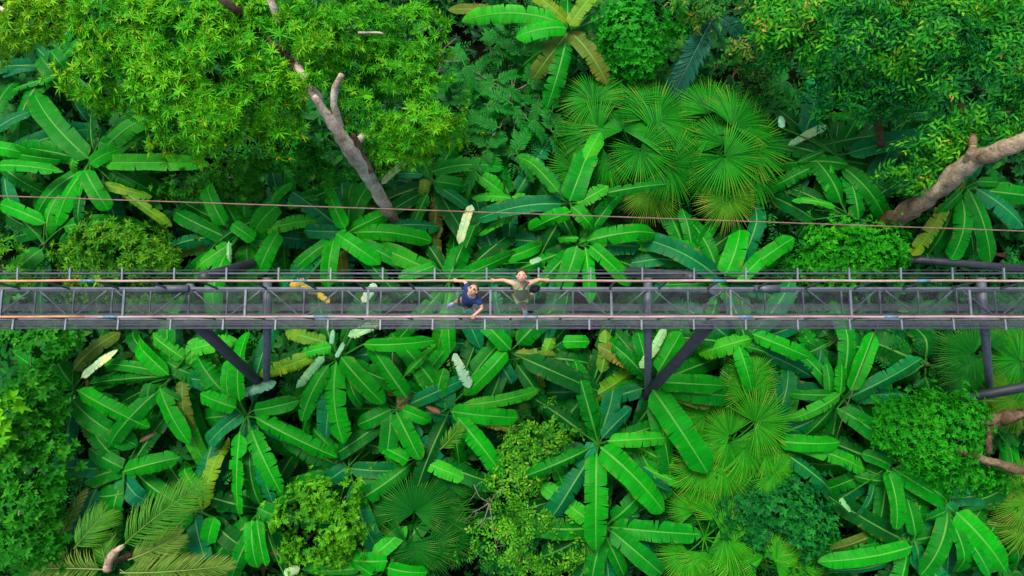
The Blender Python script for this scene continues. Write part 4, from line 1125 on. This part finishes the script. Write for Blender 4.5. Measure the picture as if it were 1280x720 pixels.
def build_walkway():
    yu = P(640, 351, ZR).y; yl = P(640, 396, ZR).y          # handrails
    ou = P(640, 337, ZR).y; ol = P(640, 409.5, ZR).y         # outer wires
    su = P(640, 360.5, ZD).y; sl = P(640, 398.5, ZD).y       # deck stringers
    yc = (yu + yl) / 2
    t = thing('canopy_walkway', 'narrow grey steel canopy walkway with a see through grating deck crossing the forest', 'walkway', (0, yc, 0))
    # grating
    mb = MB()
    ny = 32
    for i in range(ny):
        y = lerp(sl, su, (i + .5) / ny)
        mb.beam((X0, y, ZD - .004), (X1, y, ZD - .004), .0023, .006)
    n = int((X1 - X0) / .025)
    for i in range(n):
        x = X0 + (X1 - X0) * (i + .5) / n
        mb.beam((x, sl + .02, ZD - .010), (x, su - .02, ZD - .010), .0019, .003)
    obj('deck_grating', mb.me(), M['grating'], t, False)
    for y in (su, sl):
        obj('stringer', MB().beam((X0, y, ZD - .03), (X1, y, ZD - .03), .062, .12).me(), M['steel'], t, False)
    # deck cross beams
    for px in (-149, 2, 155, 307, 460, 613, 764, 913, 1063, 1212, 1362):
        x = P(px, 378, ZD).x
        obj('cross_beam', MB().beam((x, sl + .04, ZD + .014), (x, su - .04, ZD + .014), .055, .05).me(), M['steel_light'], t, False)
    # bracing below the deck
    zb = 9.35
    bu = P(640, 363, zb).y; bl = P(640, 394, zb).y
    xs = [P(640 + (k * 48.0 - 20), 378, zb).x for k in range(-16, 17)]
    for x in xs:
        obj('brace', MB().beam((x, bl, zb), (x, bu, zb), .034, .05).me(), M['steel'], t, False)
    for i, (a, b) in enumerate(zip(xs, xs[1:])):
        s = i % 2
        obj('diagonal_brace', MB().beam((a + .12, bl if s else bu, zb + .05), (b - .12, bu if s else bl, zb + .05), .030, .040).me(), M['steel'], t, False)
    for y in (bu, bl):
        obj('lower_chord', MB().tube([(X0, y, zb - .02), (X1, y, zb - .02)], .05, 10).me(), M['steel'], t)
    yk = P(640, 384, 8.7).y
    mb = MB()
    for i in range(9):
        mb.beam((X0, yk - .09 + i * .0225, 8.7), (X1, yk - .09 + i * .0225, 8.7), .010, .008)
    for i in range(n):
        x = X0 + (X1 - X0) * (i + .5) / n
        mb.beam((x, yk - .10, 8.712), (x, yk + .10, 8.712), .006, .004)
    obj('cable_tray', mb.me(), M['steel'], t, False)
    # handrails with sleeves
    for y, sl_px, nm in ((yu, (-157, 109, 375, 640, 900, 1155, 1410), 'u'), (yl, (-120, 140, 402, 664, 931, 1112, 1380), 'l')):
        xs_ = [lerp(X0, P(110, 351, ZR).x, i / 9) for i in range(10)] + [lerp(P(110, 351, ZR).x, X1, i / 32) for i in range(1, 33)]
        pts = [(xs_[i], y + .006 * math.sin(i * 1.7), ZR + .006 * math.sin(i * 2.3 + 1)) for i in range(42)]
        cut = 10
        obj('handrail', MB().tube(pts[:cut], .031, 10).me(), M['rail_orange'], t)
        h = obj('handrail', MB().tube(pts[cut - 1:], .031, 10).me(), M['rail'], t)
        for px in sl_px[1:-1]:
            x = P(px, 370, ZR).x
            obj('sleeve', MB().tube([(x - .17, y, ZR), (x + .17, y, ZR)], .036, 10).me(), M['sleeve'], h)
        obj('rail_channel', MB().beam((X0, y, ZR - .07), (X1, y, ZR - .07), .045, .05).me(), M['steel'], t, False)
    # posts, outriggers, wires
    for side, y, yo, ys, first, last, y_pt in ((1, yu, ou, su, 21, 1256, 340), (-1, yl, ol, sl, 15, 1258, 405)):
        k = 19
        for i in range(-2, k + 3):
            u = i / (k - .0)
            px = lerp(first, last, u) + 9.0 * u * (1 - u)
            x = P(px, y_pt, ZR).x
            obj('outrigger', MB().beam((x, y, ZR - .05), (x, yo + side * .05, ZR - .03), .038, .04).me(), M['steel_light'], t, False)
            x2 = x + .62
            obj('rail_post', MB().beam((x2, ys, ZD + .02), (x2, y, ZR - .1), .045, .045).me(), M['steel'], t, False)
        for q in (.35, .68, 1.0):
            yy = lerp(y, yo, q)
            obj('guard_wire', MB().tube([(X0, yy, ZR - .085), (X1, yy, ZR - .085)], .0055 if side > 0 else .009, 6).me(), M['wire'], t)
    # toe tray along the lower side
    ya, yb = P(640, 402.5, 9.5).y, P(640, 410.5, 9.5).y
    mb = MB()
    for i in range(8):
        mb.beam((X0, lerp(ya, yb, i / 7), 9.5), (X1, lerp(ya, yb, i / 7), 9.5), .010 if i not in (0, 7) else .03, .01)
    for i in range(n):
        x = X0 + (X1 - X0) * (i + .5) / n
        mb.beam((x, ya, 9.512), (x, yb, 9.512), .006, .004)
    obj('side_tray', mb.me(), M['grating'], t, False)
    yw = P(640, 342, 9.2).y
    obj('side_pipe', MB().tube([(X0, yw, 9.2), (X1, yw, 9.2)], .03, 8).me(), M['steel'], t)
    # junction sleeves and flanges on the deck edge
    for a, b in ((196, 236), (943, 974)):
        A, B = P(a, 361, ZD + .06), P(b, 361, ZD + .06)
        obj('junction_sleeve', MB().tube([A, B], .10, 14).me(), M['steel'], t)
    for (px, py) in ((237, 361), (893, 362), (893, 400), (237, 404)):
        c = P(px, py, 9.4)
        obj('flange_plate', MB().tube([c - Vector((0, 0, .06)), c + Vector((0, 0, .02))], .15, 16).me(), M['steel'], t)
    # trestles
    for (cx, topx, footx, footy, ex, ey) in ((333, 248, 328, 482, 334, 324), (810, 886, 806, 496, 756, 337)):
        top = P(topx, 407, 9.3); foot = P(footx, footy, 3.6)
        d = (foot - top); k = (foot.z + .1) / -d.z
        obj('raking_leg', MB().tube([top, foot, foot + d * ((foot.z + .3) / -d.z)], [.165, .165, .165], 16).me(), M['leg'], t)
        top = P(topx + (6 if topx < 600 else -20), 347, 9.3); foot = P(ex, ey, 2.4)
        d = (foot - top)
        obj('raking_leg', MB().tube([top, foot, foot + d * (foot.z / -d.z)], [.165, .165, .165], 16).me(), M['leg'], t)
    f = P(1205, 498, 4.0); g = P(1300, 480, 5.6); d = (f - g)
    obj('raking_leg', MB().tube([g, f, f + d * 2.4], .165, 16).me(), M['leg'], t)
    f = P(1140, 324, 3.2); g = P(1300, 338, 4.4); d = (f - g)
    obj('raking_leg', MB().tube([g, f, f + d * .8], .14, 16).me(), M['leg'], t)
    for (xa, ya_, xb, yb_) in ((334, 410, 333, 482), (810, 410, 810, 490), (1231, 410, 1237, 486)):
        A = P(xa, ya_, 9.25); B = P(xb, yb_, 3.4); d = B - A
        obj('support_post', MB().tube([A, B, B + d * (B.z / -d.z)], .115, 14).me(), M['steel'], t)
        A2 = P(xa - (4 if xa > 1200 else 0), 350, 9.25)
        obj('bearing_beam', MB().tube([A + Vector((0, -.05, -.02)), A2 + Vector((0, .05, -.02))], .12, 12).me(), M['steel'], t)
    return yu, yl


YU, YL = build_walkway()

# cable, hanging vine
A, Mi, B = P(-60, 243, 11.6), P(640, 266.5, 11.3), P(1340, 291, 11.6)
o = obj_at('overhead_cable', MB().tube(spline([A, lerp(A, Mi, .5), Mi, lerp(Mi, B, .5), B], 10), .016, 8).me(), M['cable'], A)
props(o, 'thin reddish brown cable stretched across the forest above the walkway', 'cable')
A = P(1098, 405, 8.9); B = P(1044, 552, 3.6)
o = obj_at('hanging_vine', MB().tube(spline([A, lerp(A, B, .4) + Vector((.05, .05, -.1)), lerp(A, B, .7) + Vector((-.05, 0, 0)), B], 6), .016, 6).me(), M['vine'], B)
props(o, 'thin green vine hanging from the walkway down to the leaves', 'vine')

# ------------------------------------------------------------------ people
def skin_mesh(name, nodes, edges, root, sub=2):
    """nodes: {name:(Vector, (rx,ry))}; continuous body grown with the Skin modifier, baked to a mesh"""
    names = list(nodes)
    me = bpy.data.meshes.new(name)
    me.from_pydata([tuple(nodes[n][0]) for n in names], [(names.index(a), names.index(b)) for a, b in edges], [])
    o = bpy.data.objects.new('tmp', me)
    COL.objects.link(o)
    m = o.modifiers.new('Skin', 'SKIN')
    m.use_smooth_shade = True
    sv = me.skin_vertices[0].data
    for i, n in enumerate(names):
        r_ = nodes[n][1]
        sv[i].radius = r_ if isinstance(r_, tuple) else (r_, r_)
        sv[i].use_root = (n == root)
    s = o.modifiers.new('Sub', 'SUBSURF'); s.levels = sub; s.render_levels = sub
    dg = bpy.context.evaluated_depsgraph_get()
    out = bpy.data.meshes.new_from_object(o.evaluated_get(dg))
    out.materials.clear()
    bpy.data.objects.remove(o)
    return out


def ellipsoid(c, ax, r3, seg=14):
    """c centre; ax 3x3 (columns = axes); r3 radii"""
    bm = bmesh.new()
    bmesh.ops.create_uvsphere(bm, u_segments=seg, v_segments=seg // 2 + 2, radius=1)
    mat = Matrix.Translation(c) @ ax.to_4x4() @ Matrix.Diagonal((*r3, 1))
    bmesh.ops.transform(bm, matrix=mat, verts=bm.verts)
    return bm


def bm_me(bm, name='m'):
    me = bpy.data.meshes.new(name); bm.to_mesh(me); bm.free(); return me


def person(label, J, hair_c, cloth, legs, shoes, face_up, chin, glasses=False, sleeves=True):
    """J: joints in world coordinates"""
    feet = [J['ankle_a'], J['ankle_b']]
    base = Vector((J['hip'].x, J['hip'].y, ZD))
    t = thing('person', label, 'person', base)
    n = {}
    n['hip'] = (J['hip'], (.135, .115)); n['waist'] = (lerp(J['hip'], J['chest'], .5), (.12, .10)); n['chest'] = (J['chest'], (.14, .10)); n['neckb'] = (J['neck'], (.065, .065))
    hd = J['head']
    n['jaw'] = (lerp(J['neck'], hd, .55) , (.06, .065)); n['head'] = (hd, (.085, .10)); n['top'] = (hd + (hd - J['neck']).normalized() * .075, (.06, .07))
    e = [('hip', 'waist'), ('waist', 'chest'), ('chest', 'neckb'), ('neckb', 'jaw'), ('jaw', 'head'), ('head', 'top')]
    for s in 'ab':
        sh, el, hn = J['sh_' + s], J['el_' + s], J['hand_' + s]
        n['sh' + s] = (sh, .066); n['el' + s] = (el, .046); n['wr' + s] = (lerp(el, hn, .82), .033); n['pa' + s] = (hn, (.042, .034))
        e += [('chest', 'sh' + s), ('sh' + s, 'el' + s), ('el' + s, 'wr' + s), ('wr' + s, 'pa' + s)]
        th, kn, an, toe = J['th_' + s], J['knee_' + s], J['ankle_' + s], J['toe_' + s]
        n['th' + s] = (th, .095); n['kn' + s] = (kn, .062); n['ca' + s] = (lerp(kn, an, .35), .060); n['an' + s] = (an, .042); n['to' + s] = (toe, .04)
        e += [('hip', 'th' + s), ('th' + s, 'kn' + s), ('kn' + s, 'ca' + s), ('ca' + s, 'an' + s), ('an' + s, 'to' + s)]
    body = obj('body', skin_mesh('body', n, e, 'hip'), M['skin'], t)
    # fingers closed over the rail
    for s in 'ab':
        hn, el = J['hand_' + s], J['el_' + s]
        d = (hn - el).normalized()
        ry = 1 if J['rail_' + s] > 0 else -1
        mb = MB()
        for q in range(4):
            x = hn.x + (q - 1.5) * .021
            l = (.9, 1.05, 1.0, .8)[q]
            c = Vector((x, J['railpos_' + s], ZR))
            pts = []
            for w in range(6):
                a = R(200 - 175 * w / 5 * l) if ry < 0 else R(-20 + 175 * w / 5 * l)
                pts.append(c + Vector((0, math.cos(a) * .05, math.sin(a) * .05)))
            mb.tube(pts, [.011, .0105, .010, .0095, .009, .007], 6)
        c = Vector((hn.x + .045 * (1 if d.x < 0 else -1), J['railpos_' + s], ZR))
        mb.tube([hn + Vector((0, 0, .01)), c + Vector((0, .03, .045)), c + Vector((0, -.02, .05))], [.014, .012, .009], 6)
        obj('fingers', mb.me(), M['skin'], t)
    # clothing
    sn = {'hip': (J['hip'] + Vector((0, 0, -.02)), (.165, .145)), 'waist': (n['waist'][0], (.155, .137)), 'chest': (J['chest'], (.195, .155)), 'col': (lerp(J['chest'], J['neck'], .6), (.15, .12))}
    se = [('hip', 'waist'), ('waist', 'chest'), ('chest', 'col')]
    for s in 'ab':
        sh, el = J['sh_' + s], J['el_' + s]
        if sleeves:
            sn['sh' + s] = (sh, .083); sn['sl' + s] = (lerp(sh, el, .62), .074)
            se += [('chest', 'sh' + s), ('sh' + s, 'sl' + s)]
        else:
            sn['st' + s] = (lerp(J['neck'], sh, .66) + Vector((0, 0, .02)), .085)
            se += [('chest', 'st' + s)]
    obj('shirt', skin_mesh('shirt', sn, se, 'waist'), cloth, t)
    pn = {'hip': (J['hip'] - Vector((0, 0, .05)), (.148, .13))}; pe = []
    for s in 'ab':
        pn['th' + s] = (J['th_' + s], .112); pn['kn' + s] = (lerp(J['th_' + s], J['knee_' + s], .6), .09)
        pe += [('hip', 'th' + s), ('th' + s, 'kn' + s)]
    obj('shorts', skin_mesh('shorts', pn, pe, 'hip'), legs, t)
    for s in 'ab':
        an, toe = J['ankle_' + s], J['toe_' + s]
        d = (toe - an); d.z = 0; d.normalize()
        sd = Vector((-d.y, d.x, 0))
        c = lerp(an, toe, .5); c.z = min(an.z, toe.z) + .005
        ax = Matrix((d, sd, Vector((0, 0, 1)))).transposed()
        sh = obj('shoe', bm_me(ellipsoid(c, ax, (.15, .056, .062))), shoes, t)
        obj('sole', bm_me(ellipsoid(c - Vector((0, 0, .045)), ax, (.158, .062, .028))), M['white'], sh)
        mb = MB()
        for q in range(3):
            p = c + d * (-.01 + .035 * q) + Vector((0, 0, .055 - .006 * q))
            mb.tube([p - sd * .035, p + Vector((0, 0, .006)), p + sd * .035], .007, 5)
        obj('lace', mb.me(), M['white'], sh)
    # head: face turned up to the sky
    f = face_up.normalized(); c_ = (chin - f * chin.dot(f)).normalized(); r_ = f.cross(c_)
    ax = Matrix((r_, c_, f)).transposed()      # x right, y towards chin, z out of the face
    bm = ellipsoid(hd, ax, (.112, .146, .125), 20)
    inv = ax.transposed()
    for v in bm.verts:
        q = inv @ (v.co - hd)
        if q.z > 0 and q.y > .02: q.x *= 1 - .9 * (q.y - .02)
        if abs(q.x) < .02 and -.03 < q.y < .05 and q.z > 0: q.z += .010
        v.co = hd + ax @ q
    head = obj('head', bm_me(bm), M['skin'], t)
    L = lambda x, y, z: hd + ax @ Vector((x, y, z))
    obj('nose', bm_me(ellipsoid(L(0, .022, .128), ax, (.018, .036, .026), 10)), M['skin'], head)
    obj('mouth', bm_me(ellipsoid(L(0, .072, .106), ax, (.034, .012, .012), 10)), M['lip'], head)
    for s in (-1, 1):
        obj('ear', bm_me(ellipsoid(L(s * .113, .005, .0), ax, (.018, .038, .026), 10)), M['skin'], head)
        if glasses: obj('sunglasses_lens', bm_me(ellipsoid(L(s * .044, -.022, .112), ax, (.036, .029, .018), 10)), M['dark'], head)
        else:
            obj('eye', bm_me(ellipsoid(L(s * .042, -.018, .110), ax, (.018, .009, .010), 8)), M['dark'], head)
            obj('eyebrow', bm_me(ellipsoid(L(s * .042, -.048, .110), ax, (.025, .007, .008), 8)), M['hair'], head)
    # hair cap: back and top of the skull
    bm = ellipsoid(hd - ax @ Vector((0, .016, .014)), ax, (.130, .163, .134), 26)
    dele = [v for v in bm.verts if (inv @ (v.co - hd)).z > .085 - .95 * ((inv @ (v.co - hd)).y + .115) or (inv @ (v.co - hd)).y > .07]
    bmesh.ops.delete(bm, geom=dele, context='VERTS')
    for v in bm.verts:
        v.co += (v.co - hd).normalized() * .012 * mnoise.noise(v.co * 40)
    obj('hair', bm_me(bm), hair_c, t)
    return t


def j(px, py, z): return P(px, py, z)


def people():
    # the one in blue, leaning with an arm on either rail
    J = dict(head=j(591, 362.5, 11.50), neck=j(590, 367, 11.33), chest=j(588, 371, 11.12), hip=j(582, 376, 10.80),
             sh_a=j(584, 358, 11.28), el_a=j(581, 351.5, 11.22), hand_a=j(568.5, 351, 11.13),
             sh_b=j(599, 377, 11.20), el_b=j(603, 385, 11.12), hand_b=j(591, 395.5, 11.14),
             th_a=j(577, 375, 10.72), knee_a=j(572, 377, 10.42), ankle_a=j(568, 379, 10.10), toe_a=j(561.5, 382, 10.06),
             th_b=j(586, 380, 10.72), knee_b=j(590, 385, 10.45), ankle_b=j(590, 386, 10.10), toe_b=j(593, 391, 10.06))
    J['rail_a'] = 1; J['rail_b'] = -1; J['railpos_a'] = YU; J['railpos_b'] = YL
    person('person in a blue T-shirt and dark shorts looking up, one hand on each handrail', J, M['hair'], M['blue_cloth'], M['dark_cloth'], M['shoe_blue'],
           Vector((-.12, .02, 1)), Vector((-.45, -.9, 0)), glasses=True)
    J = dict(head=j(652, 345.5, 11.55), neck=j(651.5, 353.5, 11.40), chest=j(651.5, 361, 11.20), hip=j(651.5, 370, 10.90),
             sh_a=j(640.5, 353.5, 11.34), el_a=j(629, 350, 11.24), hand_a=j(615.5, 351, 11.13),
             sh_b=j(662.5, 353.5, 11.34), el_b=j(674, 349.5, 11.25), hand_b=j(684.5, 351, 11.13),
             th_a=j(648, 372, 10.80), knee_a=j(652, 378, 10.5), ankle_a=j(656, 384.5, 10.12), toe_a=j(656.5, 392, 10.06),
             th_b=j(656, 371, 10.80), knee_b=j(663, 371, 10.46), ankle_b=j(667, 366, 10.2), toe_b=j(671, 362, 10.12))
    J['rail_a'] = 1; J['rail_b'] = 1; J['railpos_a'] = YU; J['railpos_b'] = YU
    person('person in an olive tank top leaning back against the handrail with arms spread', J, M['hair'], M['olive_cloth'], M['olive_cloth'], M['shoe_grey'],
           Vector((0, -.15, 1)), Vector((0, -1, 0)), glasses=False, sleeves=False)
    c = j(668.5, 361, 10.75)
    base = Vector((c.x, c.y, c.z))
    bm = ellipsoid(c, Matrix.Rotation(R(25), 3, 'Z'), (.145, .105, .15), 16)
    for v in bm.verts: v.co += (v.co - c) * .12 * mnoise.noise(v.co * 9)
    t = thing('shoulder_bag', 'dark navy bag hanging beside the person in the olive tank top', 'bag', base)
    obj('pouch', bm_me(bm), M['dark_cloth'], t)
    obj('strap', MB().tube(spline([c + Vector((-.05, .03, .12)), j(664, 356, 11.2), j(660, 353, 11.44), j(654, 362, 11.38)], 5), .014, 6).me(), M['dark_cloth'], t)


people()

# ------------------------------------------------------------------ light
w = bpy.data.worlds.new('World')
scene.world = w
w.use_nodes = True
nt = w.node_tree
bg = nt.nodes['Background']
sky = nt.nodes.new('ShaderNodeTexSky')
sky.sky_type = 'NISHITA'
sky.sun_disc = False
EL, AZ = R(62), R(-25)
sky.sun_elevation = EL
sky.sun_rotation = AZ
sky.air_density = 1.0; sky.dust_density = 4.0; sky.ozone_density = 1.0
nt.links.new(sky.outputs[0], bg.inputs[0])
bg.inputs[1].default_value = .13
sd = bpy.data.lights.new('sun', 'SUN')
sd.energy = 1.7; sd.angle = R(18); sd.color = (1, .95, .86)
so = bpy.data.objects.new('sun', sd); COL.objects.link(so)
d = Vector((math.sin(AZ) * math.cos(EL), math.cos(AZ) * math.cos(EL), math.sin(EL)))
so.rotation_euler = (-d).to_track_quat('-Z', 'Y').to_euler()
so.location = (0, 0, 40)

vs = scene.view_settings
vs.view_transform = 'Standard'; vs.look = 'None'; vs.gamma = 1; vs.use_curve_mapping = False
vs.exposure = .95
scene.cycles.max_bounces = 6
scene.cycles.diffuse_bounces = 3
scene.cycles.transmission_bounces = 4
scene.cycles.use_denoising = True
